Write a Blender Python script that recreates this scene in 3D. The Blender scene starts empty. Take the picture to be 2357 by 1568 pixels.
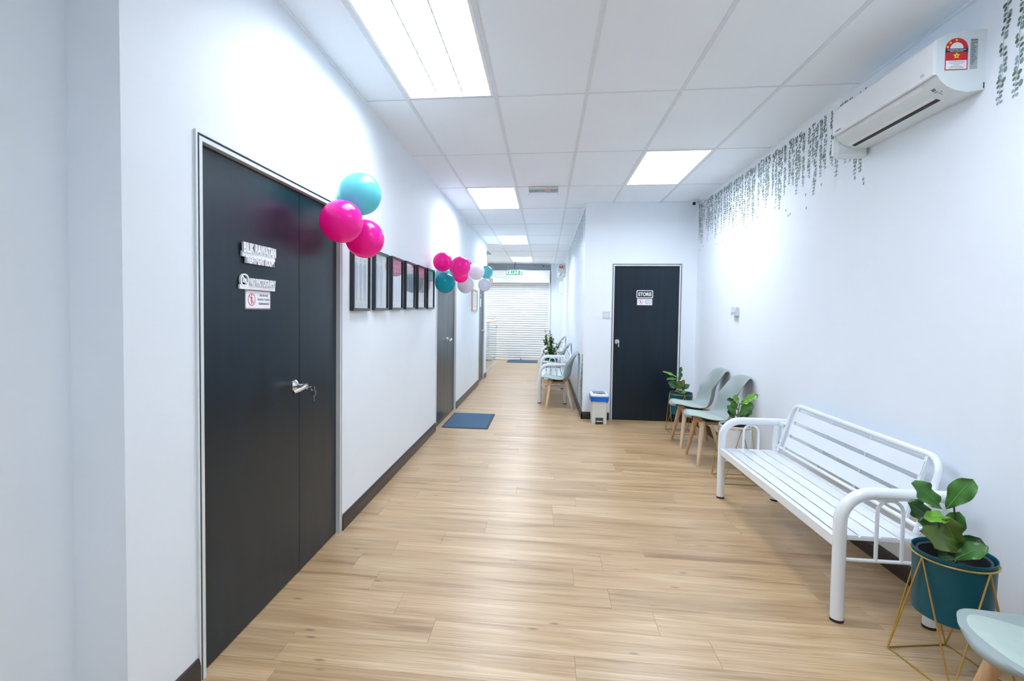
import bpy, math, random
import numpy as np
from mathutils import Vector, Matrix
rnd = random.Random(7)
SC = bpy.context.scene
COL = SC.collection
PI = math.pi

# ------------------------------------------------------------------ camera
CAMH = 1.3944
FPX, YA, PT, RO, PX, PY = 1146.115, -.11364, .03474, .01241, 1123.82, 758.62
Fv = Vector((math.sin(YA)*math.cos(PT), math.cos(YA)*math.cos(PT), -math.sin(PT)))
U0 = Vector((math.sin(YA)*math.sin(PT), math.cos(YA)*math.sin(PT), math.cos(PT)))
R0 = Vector((math.cos(YA), -math.sin(YA), 0))
Rv = R0*math.cos(RO)+U0*math.sin(RO)
Uv = -R0*math.sin(RO)+U0*math.cos(RO)
cd = bpy.data.cameras.new('camera'); cam = bpy.data.objects.new('camera', cd); COL.objects.link(cam)
M = Matrix.Identity(4)
for i in range(3):
    M[i][0] = Rv[i]; M[i][1] = Uv[i]; M[i][2] = -Fv[i]
M[2][3] = CAMH
cam.matrix_world = M
cd.sensor_width = 36; cd.lens = FPX/2357*36
cd.shift_x = (1178.5-PX)/2357; cd.shift_y = (PY-784)/2357
cd.clip_start = .02; cd.clip_end = 60
SC.camera = cam
# ------------------------------------------------------------------ world, exposure
W = bpy.data.worlds.new('world'); SC.world = W; W.use_nodes = True
W.node_tree.nodes['Background'].inputs[0].default_value = (.75, .85, 1, 1)
W.node_tree.nodes['Background'].inputs[1].default_value = .3
SC.view_settings.view_transform = 'Standard'; SC.view_settings.look = 'None'
SC.view_settings.gamma = 1; SC.view_settings.exposure = 1.28
SC.view_settings.use_curve_mapping = False
LAMP = 11.0          # radiance of the troffer lamps
LAMP_COL = (.83, .895, 1.0)
SC.cycles.max_bounces = 14; SC.cycles.diffuse_bounces = 8; SC.cycles.glossy_bounces = 4
SC.cycles.transparent_max_bounces = 12; SC.cycles.transmission_bounces = 8
SC.cycles.sample_clamp_indirect = 8; SC.cycles.caustics_reflective = False; SC.cycles.caustics_refractive = False
SC.cycles.use_denoising = True

# ------------------------------------------------------------------ materials
def lin(c):
    return tuple(((v/255)/12.92 if v/255 <= .04045 else ((v/255+.055)/1.055)**2.4) for v in c)
def mat(name, col, rough=.5, metal=0, var=.04, scale=8, bump=0, bscale=60, spec=.5, stretch=(1, 1, 1), coat=0, trans=0, emit=0, sub=0):
    m = bpy.data.materials.new(name); m.use_nodes = True
    nt = m.node_tree; b = nt.nodes['Principled BSDF']
    b.inputs['Roughness'].default_value = rough; b.inputs['Metallic'].default_value = metal
    b.inputs['Specular IOR Level'].default_value = spec; b.inputs['Coat Weight'].default_value = coat
    b.inputs['Transmission Weight'].default_value = trans
    if sub:
        b.inputs['Subsurface Weight'].default_value = sub; b.inputs['Subsurface Radius'].default_value = (.03, .02, .03); b.inputs['Subsurface Scale'].default_value = 1
    tc = nt.nodes.new('ShaderNodeTexCoord'); mp = nt.nodes.new('ShaderNodeMapping'); mp.inputs['Scale'].default_value = stretch
    nt.links.new(tc.outputs['Object'], mp.inputs[0])
    n = nt.nodes.new('ShaderNodeTexNoise'); n.inputs['Scale'].default_value = scale; n.inputs['Detail'].default_value = 4
    nt.links.new(mp.outputs[0], n.inputs['Vector'])
    r = nt.nodes.new('ShaderNodeValToRGB')
    r.color_ramp.elements[0].position = .3; r.color_ramp.elements[1].position = .7
    r.color_ramp.elements[0].color = tuple(max(0, c*(1-var)) for c in col)+(1,)
    r.color_ramp.elements[1].color = tuple(min(1, c*(1+var)) for c in col)+(1,)
    nt.links.new(n.outputs['Fac'], r.inputs[0]); nt.links.new(r.outputs[0], b.inputs['Base Color'])
    if bump:
        n2 = nt.nodes.new('ShaderNodeTexNoise'); n2.inputs['Scale'].default_value = bscale; n2.inputs['Detail'].default_value = 3
        nt.links.new(mp.outputs[0], n2.inputs['Vector'])
        bp = nt.nodes.new('ShaderNodeBump'); bp.inputs['Strength'].default_value = bump; bp.inputs['Distance'].default_value = .002
        nt.links.new(n2.outputs['Fac'], bp.inputs['Height']); nt.links.new(bp.outputs[0], b.inputs['Normal'])
    if emit:
        b.inputs['Emission Color'].default_value = col+(1,) if len(col) == 3 else col
        b.inputs['Emission Strength'].default_value = emit
    return m
def wood_floor():
    m = bpy.data.materials.new('oak_plank'); m.use_nodes = True; nt = m.node_tree; N = nt.nodes.new; L = nt.links.new
    b = nt.nodes['Principled BSDF']; b.inputs['Roughness'].default_value = .33; b.inputs['Specular IOR Level'].default_value = .75
    g = N('ShaderNodeNewGeometry'); oi = N('ShaderNodeObjectInfo')
    mul = N('ShaderNodeMath'); mul.operation = 'MULTIPLY'; mul.inputs[1].default_value = 40; L(oi.outputs['Random'], mul.inputs[0])
    cmb = N('ShaderNodeCombineXYZ'); L(mul.outputs[0], cmb.inputs[0]); L(mul.outputs[0], cmb.inputs[2])
    add = N('ShaderNodeVectorMath'); add.operation = 'ADD'; L(g.outputs['Position'], add.inputs[0]); L(cmb.outputs[0], add.inputs[1])
    def noise(sx, sy, detail, dist=0, sc=1):
        mp = N('ShaderNodeMapping'); mp.inputs['Scale'].default_value = (sx, sy, 1); L(add.outputs[0], mp.inputs[0])
        n = N('ShaderNodeTexNoise'); n.inputs['Scale'].default_value = sc; n.inputs['Detail'].default_value = detail; n.inputs['Distortion'].default_value = dist
        L(mp.outputs[0], n.inputs['Vector']); return n
    def ramp(src, stops):
        r = N('ShaderNodeValToRGB'); e = r.color_ramp.elements
        while len(e) < len(stops): e.new(.5)
        for i, (p, c) in enumerate(stops): e[i].position = p; e[i].color = c+(1,)
        L(src, r.inputs[0]); return r
    def mix(a, bb, fac, mode='MIX'):
        x = N('ShaderNodeMix'); x.data_type = 'RGBA'; x.blend_type = mode
        if hasattr(fac, 'node'): L(fac, x.inputs[0])
        else: x.inputs[0].default_value = fac
        L(a, x.inputs[6]); L(bb, x.inputs[7]); return x.outputs[2]
    n1 = noise(1.1, 16, 5, .6)
    c1 = ramp(n1.outputs['Fac'], [(.27, (.34, .205, .098)), (.42, (.51, .345, .182)), (.58, (.58, .41, .232)), (.74, (.69, .52, .325))])
    n2 = noise(3.5, 150, 5, .2)
    c2 = ramp(n2.outputs['Fac'], [(.36, (.70, .66, .62)), (.58, (1, 1, 1))])
    col = mix(c1.outputs[0], c2.outputs[0], .75, 'MULTIPLY')
    n3 = noise(1.9, 11, 4, 1.5)       # dark mineral streaks
    s3 = ramp(n3.outputs['Fac'], [(.63, (0, 0, 0)), (.70, (1, 1, 1))])
    n4 = noise(.8, 40, 3, .4); s4 = ramp(n4.outputs['Fac'], [(.52, (0, 0, 0)), (.66, (1, 1, 1))])
    mm = N('ShaderNodeMath'); mm.operation = 'MULTIPLY'; L(s3.outputs[0], mm.inputs[0]); L(s4.outputs[0], mm.inputs[1])
    m2 = N('ShaderNodeMath'); m2.operation = 'MULTIPLY'; m2.inputs[1].default_value = .55; L(mm.outputs[0], m2.inputs[0])
    dk = N('ShaderNodeRGB'); dk.outputs[0].default_value = (.20, .13, .085, 1)
    col = mix(col, dk.outputs[0], m2.outputs[0])
    vm = N('ShaderNodeMapping'); vm.inputs['Scale'].default_value = (3.1, 10.5, 1); L(add.outputs[0], vm.inputs[0])
    v = N('ShaderNodeTexVoronoi'); v.inputs['Scale'].default_value = 1; L(vm.outputs[0], v.inputs['Vector'])
    kn = ramp(v.outputs['Distance'], [(.03, (1, 1, 1)), (.10, (0, 0, 0))])
    m3 = N('ShaderNodeMath'); m3.operation = 'MULTIPLY'; m3.inputs[1].default_value = .75; L(kn.outputs[0], m3.inputs[0])
    kd = N('ShaderNodeRGB'); kd.outputs[0].default_value = (.15, .095, .06, 1)
    col = mix(col, kd.outputs[0], m3.outputs[0])
    tint = ramp(oi.outputs['Random'], [(0, (.90, .885, .87)), (.5, (1, .99, .97)), (1, (1.04, 1.04, 1.04))])
    col = mix(col, tint.outputs[0], 1, 'MULTIPLY')
    L(col, b.inputs['Base Color'])
    bp = N('ShaderNodeBump'); bp.inputs['Strength'].default_value = .12; bp.inputs['Distance'].default_value = .001
    L(n2.outputs['Fac'], bp.inputs['Height']); L(bp.outputs[0], b.inputs['Normal'])
    return m
def door_black():
    m = mat('black_laminate', (.005, .011, .020), rough=.36, var=.25, scale=3, stretch=(6, 6, .5), spec=.5)
    nt = m.node_tree; b = nt.nodes['Principled BSDF']; b.inputs['Specular Tint'].default_value = (.78, .92, 1, 1)
    tc = nt.nodes.new('ShaderNodeTexCoord'); mp = nt.nodes.new('ShaderNodeMapping'); mp.inputs['Scale'].default_value = (8, 8, .7)
    n = nt.nodes.new('ShaderNodeTexNoise'); n.inputs['Scale'].default_value = 2; n.inputs['Detail'].default_value = 6
    r = nt.nodes.new('ShaderNodeMapRange'); r.inputs[3].default_value = .26; r.inputs[4].default_value = .37
    nt.links.new(tc.outputs['Object'], mp.inputs[0]); nt.links.new(mp.outputs[0], n.inputs['Vector']); nt.links.new(n.outputs['Fac'], r.inputs[0])
    nt.links.new(r.outputs[0], b.inputs['Roughness'])
    n2 = nt.nodes.new('ShaderNodeTexNoise'); n2.inputs['Scale'].default_value = 10; n2.inputs['Detail'].default_value = 3
    mp2 = nt.nodes.new('ShaderNodeMapping'); mp2.inputs['Scale'].default_value = (30, 30, 1.5)
    nt.links.new(tc.outputs['Object'], mp2.inputs[0]); nt.links.new(mp2.outputs[0], n2.inputs['Vector'])
    bp = nt.nodes.new('ShaderNodeBump'); bp.inputs['Strength'].default_value = .12; bp.inputs['Distance'].default_value = .001
    nt.links.new(n2.outputs['Fac'], bp.inputs['Height']); nt.links.new(bp.outputs[0], b.inputs['Normal'])
    return m
def emis(name, col, strength):
    m = bpy.data.materials.new(name); m.use_nodes = True; nt = m.node_tree
    nt.nodes.remove(nt.nodes['Principled BSDF']); e = nt.nodes.new('ShaderNodeEmission')
    n = nt.nodes.new('ShaderNodeTexNoise'); n.inputs['Scale'].default_value = 2
    r = nt.nodes.new('ShaderNodeMapRange'); r.inputs[3].default_value = strength*.97; r.inputs[4].default_value = strength*1.03
    nt.links.new(n.outputs['Fac'], r.inputs[0]); nt.links.new(r.outputs[0], e.inputs[1])
    e.inputs[0].default_value = col+(1,); nt.links.new(e.outputs[0], nt.nodes['Material Output'].inputs[0])
    return m
def glass(name, tint=(.97, .99, 1), refl=1.0, rough=.01):
    # thin pane: clear straight through, mirror-like at the surface
    m = bpy.data.materials.new(name); m.use_nodes = True; nt = m.node_tree
    nt.nodes.remove(nt.nodes['Principled BSDF'])
    t = nt.nodes.new('ShaderNodeBsdfTransparent'); t.inputs[0].default_value = tint+(1,)
    g = nt.nodes.new('ShaderNodeBsdfGlossy'); g.inputs['Roughness'].default_value = rough
    lw = nt.nodes.new('ShaderNodeLayerWeight'); lw.inputs[0].default_value = .5
    pw = nt.nodes.new('ShaderNodeMath'); pw.operation = 'POWER'; pw.inputs[1].default_value = 4; nt.links.new(lw.outputs['Facing'], pw.inputs[0])
    f = nt.nodes.new('ShaderNodeMapRange'); f.inputs[3].default_value = .05; f.inputs[4].default_value = 1; nt.links.new(pw.outputs[0], f.inputs[0])
    x = nt.nodes.new('ShaderNodeMixShader'); k = nt.nodes.new('ShaderNodeMath'); k.operation = 'MULTIPLY'; k.inputs[1].default_value = refl
    nt.links.new(f.outputs[0], k.inputs[0]); nt.links.new(k.outputs[0], x.inputs[0])
    nt.links.new(t.outputs[0], x.inputs[1]); nt.links.new(g.outputs[0], x.inputs[2]); nt.links.new(x.outputs[0], nt.nodes['Material Output'].inputs[0])
    return m
m_wall = mat('wall_paint', (.82, .885, .95), rough=.55, var=.012, scale=2, bump=.06, bscale=25, spec=.35)
m_tile = mat('gypsum_tile', (.86, .925, .985), rough=.8, var=.01, scale=2, bump=.05, bscale=90, spec=.2)
m_tee = mat('ceiling_tee_steel', (.72, .78, .82), rough=.6, var=.03, scale=30)
m_dark = mat('void_dark', (.05, .05, .055), rough=.9)
m_floor = wood_floor()
m_sub = mat('floor_screed', (.10, .07, .045), rough=.9)
m_base = mat('baseboard_brown', (.030, .021, .019), rough=.35, var=.2, scale=4, stretch=(1, 1, 8), bump=.05)
m_door = door_black()
m_alu = mat('aluminium', (.74, .79, .82), rough=.35, metal=.15, var=.05, scale=3, stretch=(1, 1, .2))
m_aludk = mat('aluminium_groove', (.02, .035, .06), rough=.4, metal=.3)
m_chrome = mat('chrome', (.75, .75, .74), rough=.16, metal=1, var=.05)
m_brass = mat('brass_wire', (.60, .40, .11), rough=.33, metal=.85, var=.12, scale=25)
m_white = mat('white_enamel', (.80, .85, .89), rough=.22, var=.015, scale=4, coat=.3)
m_plast = mat('white_plastic', (.74, .79, .80), rough=.35, var=.02)
m_acpan = mat('white_gloss_plastic', (.82, .85, .87), rough=.22, var=.01)
m_acshell = mat('white_shell_plastic', (.70, .77, .79), rough=.38, var=.01)
m_black = mat('black_rubber', (.012, .013, .015), rough=.5)
m_chair = mat('sage_grey_polypropylene', (.30, .36, .355), rough=.42, var=.03, scale=5, bump=.02)
m_cush = mat('sage_leatherette', (.42, .515, .465), rough=.50, var=.03, scale=30, bump=.10, bscale=350)
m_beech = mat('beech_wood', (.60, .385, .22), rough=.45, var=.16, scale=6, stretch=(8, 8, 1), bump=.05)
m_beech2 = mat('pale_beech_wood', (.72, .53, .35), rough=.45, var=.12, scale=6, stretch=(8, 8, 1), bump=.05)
m_teal = mat('teal_enamel', (.0, .088, .13), rough=.34, var=.06, spec=.35)
m_soil = mat('dark_soil', (.03, .022, .016), rough=.95, var=.5, scale=60, bump=.8, bscale=80)
def leafmat(name, c):
    m = mat(name, c, rough=.36, var=.22, scale=14, bump=.15, bscale=40, spec=.5)
    m.node_tree.nodes['Principled BSDF'].inputs['Subsurface Weight'].default_value = 0
    return m
m_leaf = [leafmat('leaf_green', (.055, .19, .03)), leafmat('leaf_bright', (.14, .36, .02)), leafmat('leaf_dark', (.03, .105, .035)), leafmat('leaf_olive', (.085, .14, .02))]
m_stem = mat('plant_stem', (.07, .05, .025), rough=.8, var=.3, scale=60)
def balloonmat(name, c):
    m = mat(name, c, rough=.18, var=.02, scale=3, spec=.5); nt = m.node_tree
    t = nt.nodes.new('ShaderNodeBsdfTranslucent'); t.inputs[0].default_value = c+(1,); x = nt.nodes.new('ShaderNodeMixShader'); x.inputs[0].default_value = .38
    nt.links.new(nt.nodes['Principled BSDF'].outputs[0], x.inputs[1]); nt.links.new(t.outputs[0], x.inputs[2]); nt.links.new(x.outputs[0], nt.nodes['Material Output'].inputs[0])
    return m
m_pink = balloonmat('hot_pink_latex', (1.0, .022, .48)); m_cyan = balloonmat('sky_blue_latex', (.20, .70, .74)); m_btl = balloonmat('teal_latex', (.0, .42, .52))
m_bwh = balloonmat('white_latex', (.80, .80, .86)); m_cream = balloonmat('cream_latex', (.80, .72, .60))
m_mat = mat('ribbed_mat_blue', (.085, .165, .26), rough=.95, var=.35, scale=220, bump=.5, bscale=300)
m_matedge = mat('mat_rubber_border', (.03, .05, .08), rough=.7)
m_paper = mat('poster_paper', (.80, .76, .68), rough=.6, var=.02)
m_ink = mat('faded_ink_lilac', (.46, .44, .55), rough=.7, var=.1)
m_ink2 = mat('faded_ink_grey', (.55, .53, .55), rough=.7, var=.1)
m_frame = mat('black_frame', (.012, .016, .022), rough=.25)
m_wframe = mat('pale_wood_frame', (.60, .42, .28), rough=.5, var=.15, scale=20)
m_glass = glass('picture_glass', refl=1.0)
m_glass2 = glass('counter_glass', tint=(.985, .995, 1), refl=.4)
m_acry = mat('white_acrylic', (.84, .86, .90), rough=.3, var=.01)
m_red = mat('print_red', (.62, .02, .03), rough=.4); m_yel = mat('print_yellow', (.85, .75, .02), rough=.4)
m_navy = mat('print_navy', (.01, .03, .07), rough=.4); m_grey = mat('print_grey', (.33, .38, .40), rough=.5)
m_blue = mat('print_blue', (.06, .10, .18), rough=.5); m_rose = mat('print_rose', (.72, .16, .20), rough=.5)
m_lamp = emis('lamp_light', LAMP_COL, LAMP); m_lampfar = emis('lamp_light_boosted', LAMP_COL, LAMP*1.25); m_lampdim = emis('lamp_light_dimmed', LAMP_COL, LAMP*.72)  # same lamps: strength boosted down the passage, cut near the viewer for balance
m_tray = mat('lamp_tray_white', (.86, .88, .90), rough=.4)
m_louv = mat('louvre_aluminium', (.55, .60, .64), rough=.3, metal=.3)
m_greenlit = emis('exit_green', (.02, .48, .28), .42); m_whitelit = emis('exit_white', (.95, 1, .97), .55)
m_redlit = emis('led_red', (1, .12, .12), .6)
m_shut = mat('shutter_white', (.80, .83, .84), rough=.35, var=.02)
m_shutbox = mat('shutter_cream', (.76, .77, .73), rough=.4, var=.02)
m_bag = mat('blue_bin_bag', (.0, .15, .75), rough=.25, var=.25, scale=20, bump=.6, bscale=30)
m_bin = mat('bin_plastic', (.68, .70, .68), rough=.4, var=.02)
m_lid = mat('bin_lid_grey', (.17, .20, .25), rough=.4)
m_beige = mat('led_box_beige', (.66, .68, .60), rough=.5); m_strip = mat('led_window_blue', (.32, .40, .50), rough=.2)
m_decal = [mat('decal_green_%d' % i, c, rough=.6, var=.15, scale=40) for i, c in enumerate([(.075, .13, .10), (.14, .22, .17), (.20, .29, .28), (.27, .38, .44), (.42, .54, .62)])]
m_counter = mat('counter_wood', (.68, .50, .36), rough=.4, var=.08, scale=5, stretch=(1, 8, 1)); m_desk = mat('desk_cream', (.80, .74, .64), rough=.4)
m_flower = mat('orange_bloom', (.55, .16, .06), rough=.6)

# ------------------------------------------------------------------ mesh helpers
class MB:
    def __init__(s): s.v = []; s.f = []
    def add(s, v, f):
        o = len(s.v); s.v += [tuple(map(float, p)) for p in v]; s.f += [tuple(i+o for i in q) for q in f]; return s
    def box(s, x0, x1, y0, y1, z0, z1):
        return s.add([(x0, y0, z0), (x1, y0, z0), (x1, y1, z0), (x0, y1, z0), (x0, y0, z1), (x1, y0, z1), (x1, y1, z1), (x0, y1, z1)],
                     [(0, 3, 2, 1), (4, 5, 6, 7), (0, 1, 5, 4), (1, 2, 6, 5), (2, 3, 7, 6), (3, 0, 4, 7)])
    def bbox(s, x0, x1, y0, y1, z0, z1, b=.004):      # box with chamfered edges on all sides
        b = min(b, (x1-x0)/2.01, (y1-y0)/2.01, (z1-z0)/2.01)
        pts = []; idx = {}
        for sx in (0, 1):
            for sy in (0, 1):
                for sz in (0, 1):
                    c = [(x0, x1)[sx], (y0, y1)[sy], (z0, z1)[sz]]; d = [b if not t else -b for t in (sx, sy, sz)]
                    for a in range(3):
                        p = [c[i]+(0 if i == a else d[i]) for i in range(3)]; idx[(sx, sy, sz, a)] = len(pts); pts.append(p)
        F = []
        for a in range(3):
            o = [i for i in range(3) if i != a]
            for sd in (0, 1):
                q = []
                for (p, r) in ((0, 0), (1, 0), (1, 1), (0, 1)):
                    k = [0, 0, 0]; k[a] = sd; k[o[0]] = p; k[o[1]] = r; q.append(idx[tuple(k)+(a,)])
                F.append(q)
        for a in range(3):
            o = [i for i in range(3) if i != a]
            for p in (0, 1):
                for r in (0, 1):
                    k0 = [0, 0, 0]; k0[o[0]] = p; k0[o[1]] = r; k1 = list(k0); k1[a] = 1
                    F.append([idx[tuple(k0)+(o[0],)], idx[tuple(k1)+(o[0],)], idx[tuple(k1)+(o[1],)], idx[tuple(k0)+(o[1],)]])
        for sx in (0, 1):
            for sy in (0, 1):
                for sz in (0, 1): F.append([idx[(sx, sy, sz, a)] for a in range(3)])
        c = Vector(((x0+x1)/2, (y0+y1)/2, (z0+z1)/2)); G = []
        for q in F:
            P = [Vector(pts[i]) for i in q]; n = (P[1]-P[0]).cross(P[2]-P[0]); m = sum(P, Vector())/len(P)
            G.append(q if n.dot(m-c) > 0 else q[::-1])
        return s.add(pts, G)
    def tube(s, pts, r, n=10, caps=True, closed=False):
        P = [Vector(p) for p in pts]; K = len(P); rr = r if hasattr(r, '__len__') else [r]*K
        T = []
        for i in range(K):
            if closed: t = P[(i+1) % K]-P[i-1]
            else: t = P[min(i+1, K-1)]-P[max(i-1, 0)]
            T.append(t.normalized())
        a = Vector((0, 0, 1)) if abs(T[0].z) < .9 else Vector((1, 0, 0))
        u = T[0].cross(a).normalized(); V = []
        for i in range(K):
            u = (u-T[i]*u.dot(T[i])).normalized(); w = T[i].cross(u)
            for k in range(n):
                an = 2*PI*k/n; V.append(P[i]+u*(math.cos(an)*rr[i])+w*(math.sin(an)*rr[i]))
        F = []
        for i in range(K if closed else K-1):
            j = (i+1) % K
            for k in range(n): F.append((i*n+k, i*n+(k+1) % n, j*n+(k+1) % n, j*n+k))
        if caps and not closed: F += [tuple(range(n))[::-1], tuple((K-1)*n+k for k in range(n))]
        return s.add(V, F)
    def lathe(s, prof, c=(0, 0, 0), n=32, ax='z'):
        V = []; F = []
        for r, z in prof:
            for k in range(n):
                a = 2*PI*k/n; x, y = r*math.cos(a), r*math.sin(a)
                p = {'z': (x, y, z), 'x': (z, x, y), 'y': (y, z, x)}[ax]
                V.append((c[0]+p[0], c[1]+p[1], c[2]+p[2]))
        for i in range(len(prof)-1):
            for k in range(n): F.append((i*n+k, i*n+(k+1) % n, (i+1)*n+(k+1) % n, (i+1)*n+k))
        if prof[0][0] > 1e-6: F.append(tuple(range(n))[::-1])
        if prof[-1][0] > 1e-6: F.append(tuple((len(prof)-1)*n+k for k in range(n)))
        return s.add(V, F)
    def prism(s, outl, fn, t0, t1):                    # outline (a,b) pushed from t0 to t1, fn(a,b,t)->xyz
        n = len(outl); V = [fn(a, b, t0) for a, b in outl]+[fn(a, b, t1) for a, b in outl]
        F = [tuple(range(n))[::-1], tuple(range(n, 2*n))]+[(i, (i+1) % n, n+(i+1) % n, n+i) for i in range(n)]
        return s.add(V, F)
    def build(s, name, m, parent=None, off=None, smooth=35, kind=None):
        me = bpy.data.meshes.new(name); V = s.v
        rt_ = parent
        while rt_ and rt_.parent: rt_ = rt_.parent
        o = off if off is not None else (tuple(rt_.location) if rt_ and rt_.get('_w') else (0, 0, 0))
        if any(o): V = [(a-o[0], b-o[1], c-o[2]) for a, b, c in V]
        me.from_pydata(V, [], s.f); me.materials.append(m)
        if smooth:
            me.polygons.foreach_set('use_smooth', [True]*len(me.polygons)); me.update()
            me.set_sharp_from_angle(angle=math.radians(smooth))
        ob = bpy.data.objects.new(name, me); COL.objects.link(ob)
        if off is not None and parent is None: ob.location = off
        if parent: ob.parent = parent
        if kind: ob['kind'] = kind
        return ob
def tag(o, label=None, cat=None, group=None, kind=None):
    if label: o['label'] = label
    if cat: o['category'] = cat
    if group: o['group'] = group
    if kind: o['kind'] = kind
    return o
def thing(name, label, cat, loc=(0, 0, 0), group=None, world=True, rz=0):
    o = bpy.data.objects.new(name, None); COL.objects.link(o); o.location = loc; o.empty_display_size = .1; o.rotation_euler.z = rz
    if world: o['_w'] = 1
    return tag(o, label, cat, group)
def copy_tree(o, parent=None):
    c = o.copy(); COL.objects.link(c); c.parent = parent
    for ch in list(o.children): copy_tree(ch, c)
    return c
def box(name, m, parent, *a, b=0, **k):
    q = MB(); (q.bbox(*a, b=b) if b else q.box(*a)); return q.build(name, m, parent, **k)
_tc = {}
def text_geo(s, bold=0.0, ext=0):
    k = (s, bold, ext)
    if k in _tc: return _tc[k]
    c = bpy.data.curves.new('t', 'FONT'); c.body = s; c.size = 1; c.offset = bold; c.extrude = ext; c.resolution_u = 3; c.align_x = 'LEFT'
    o = bpy.data.objects.new('t', c); COL.objects.link(o); bpy.context.view_layer.update()
    me = bpy.data.meshes.new_from_object(o.evaluated_get(bpy.context.evaluated_depsgraph_get()))
    V = np.array([v.co[:] for v in me.vertices]); F = [tuple(p.vertices) for p in me.polygons]
    bpy.data.objects.remove(o); bpy.data.meshes.remove(me)
    lo = V.min(0); hi = V.max(0); V = (V-lo)/np.maximum(hi-lo, 1e-6); _tc[k] = (V, F); return _tc[k]
def text_on(q, s, org, right, up, w, h, t=0.0006, bold=.0):
    """lettering fitted into w x h, lower-left at org, raised by t along right x up"""
    V, F = text_geo(s, bold, .05 if t > 0 else 0)
    r = Vector(right); u = Vector(up); n = r.cross(u); o = Vector(org)
    return q.add([o+r*(p[0]*w)+u*(p[1]*h)+n*(p[2]*t) for p in V], F)
def rrect(w, h, r, n=5, cx=0, cy=0):
    o = []
    for (sx, sy, a0) in ((1, 1, 0), (-1, 1, 90), (-1, -1, 180), (1, -1, 270)):
        for k in range(n+1):
            a = math.radians(a0+90*k/n); o.append((cx+sx*(w/2-r)+r*math.cos(a), cy+sy*(h/2-r)+r*math.sin(a)))
    return o
def ring2d(q, outer, inner, fn, t0, t1):
    n = len(outer)
    V = [fn(a, b, t) for t in (t0, t1) for L in (outer, inner) for a, b in L]
    F = []
    for i in range(n):
        j = (i+1) % n
        F += [(i, j, n+j, n+i)[::-1], (2*n+i, 2*n+j, 3*n+j, 3*n+i), (i, j, 2*n+j, 2*n+i), (n+i, n+j, 3*n+j, 3*n+i)[::-1]]
    return q.add(V, F)

XL, XR, XC = -1.262, 1.916, .503      # left wall, right wall, right wall of the passage
YS, YE, YW, YB = 6.644, 15.2, 10.70, -2.6
ZC = 2.831
# ------------------------------------------------------------------ setting: walls
D1 = (1.675, 2.978, 2.04); D2 = (5.682, 6.995, 2.04); D3 = (9.42, 10.27, 2.04); D4 = (.854, 1.738, 2.05)
q = MB()
q.box(XL-.20, XL-.05, 1.364, YW, 0, 2.96)
for a, b_ in ((1.364, D1[0]), (D1[1], D2[0]), (D2[1], D3[0]), (D3[1], YW)): q.box(XL-.05, XL, a, b_, 0, 2.96)
for d in (D1, D2, D3): q.box(XL-.05, XL, d[0], d[1], d[2], 2.96)
q.box(-3.7, XL-.2, YW-.12, YW, 0, 2.96)
tag(q.build('wall_left', m_wall, smooth=0), kind='structure')
q = MB(); q.box(-1.60, -1.441, YB, 1.364, 0, 2.96)
tag(q.build('wall_left_near', m_wall, smooth=0), kind='structure')
q = MB(); q.box(-1.6, XL-.2, 1.364, 1.50, 0, 2.96); tag(q.build('wall_left_return', m_wall, smooth=0), kind='structure')
tag(box('wall_right', m_wall, None, XR, XR+.12, YB, YS+.15, 0, 2.96, smooth=0), kind='structure')
q = MB(); q.box(XC, XR, YS+.05, YS+.15, 0, 2.96)
q.box(XC, D4[0], YS, YS+.05, 0, 2.96); q.box(D4[1], XR, YS, YS+.05, 0, 2.96); q.box(D4[0], D4[1], YS, YS+.05, D4[2], 2.96)
tag(q.build('wall_store', m_wall, smooth=0), kind='structure')
tag(box('wall_passage_right', m_wall, None, XC, XC+.12, YS+.15, YE+.1, 0, 2.96, smooth=0), kind='structure')
tag(box('wall_back', m_wall, None, -3.7, XC, YE, YE+.1, 0, 2.96, smooth=0), kind='structure')
tag(box('wall_back_pier', m_wall, None, .145, XC, 14.74, YE, 0, 2.96, smooth=0), kind='structure')
tag(box('wall_far_left', m_wall, None, -3.8, -3.7, YW-.1, YE+.1, 0, 2.96, smooth=0), kind='structure')
tag(box('wall_behind', m_wall, None, -1.6, XR+.1, YB-.1, YB, 0, 2.96, smooth=0), kind='structure')
# ------------------------------------------------------------------ floor with planks
fl = box('floor', m_sub, None, -3.75, XR+.05, YB, YE+.05, -.06, -.0045, smooth=0); tag(fl, kind='structure')
known = {0: .719, 1: .519, 2: -.854, 3: -1.02, 4: .335, 5: .59, 6: .83, 14: .645, 10: -.2, 12: .1}
PW, PL = .178, 1.19
rest = MB()
def plank(q, x0, x1, y0, y1):
    b = .0007; z = 0
    q.add([(x0, y0, -.0045), (x1, y0, -.0045), (x1, y1, -.0045), (x0, y1, -.0045), (x0, y0, -b), (x1, y0, -b), (x1, y1, -b), (x0, y1, -b), (x0+b, y0+b, z), (x1-b, y0+b, z), (x1-b, y1-b, z), (x0+b, y1-b, z)],
          [(0, 1, 5, 4), (1, 2, 6, 5), (2, 3, 7, 6), (3, 0, 4, 7), (4, 5, 9, 8), (5, 6, 10, 9), (6, 7, 11, 10), (7, 4, 8, 11), (8, 9, 10, 11)])
np_ = 0
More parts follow.
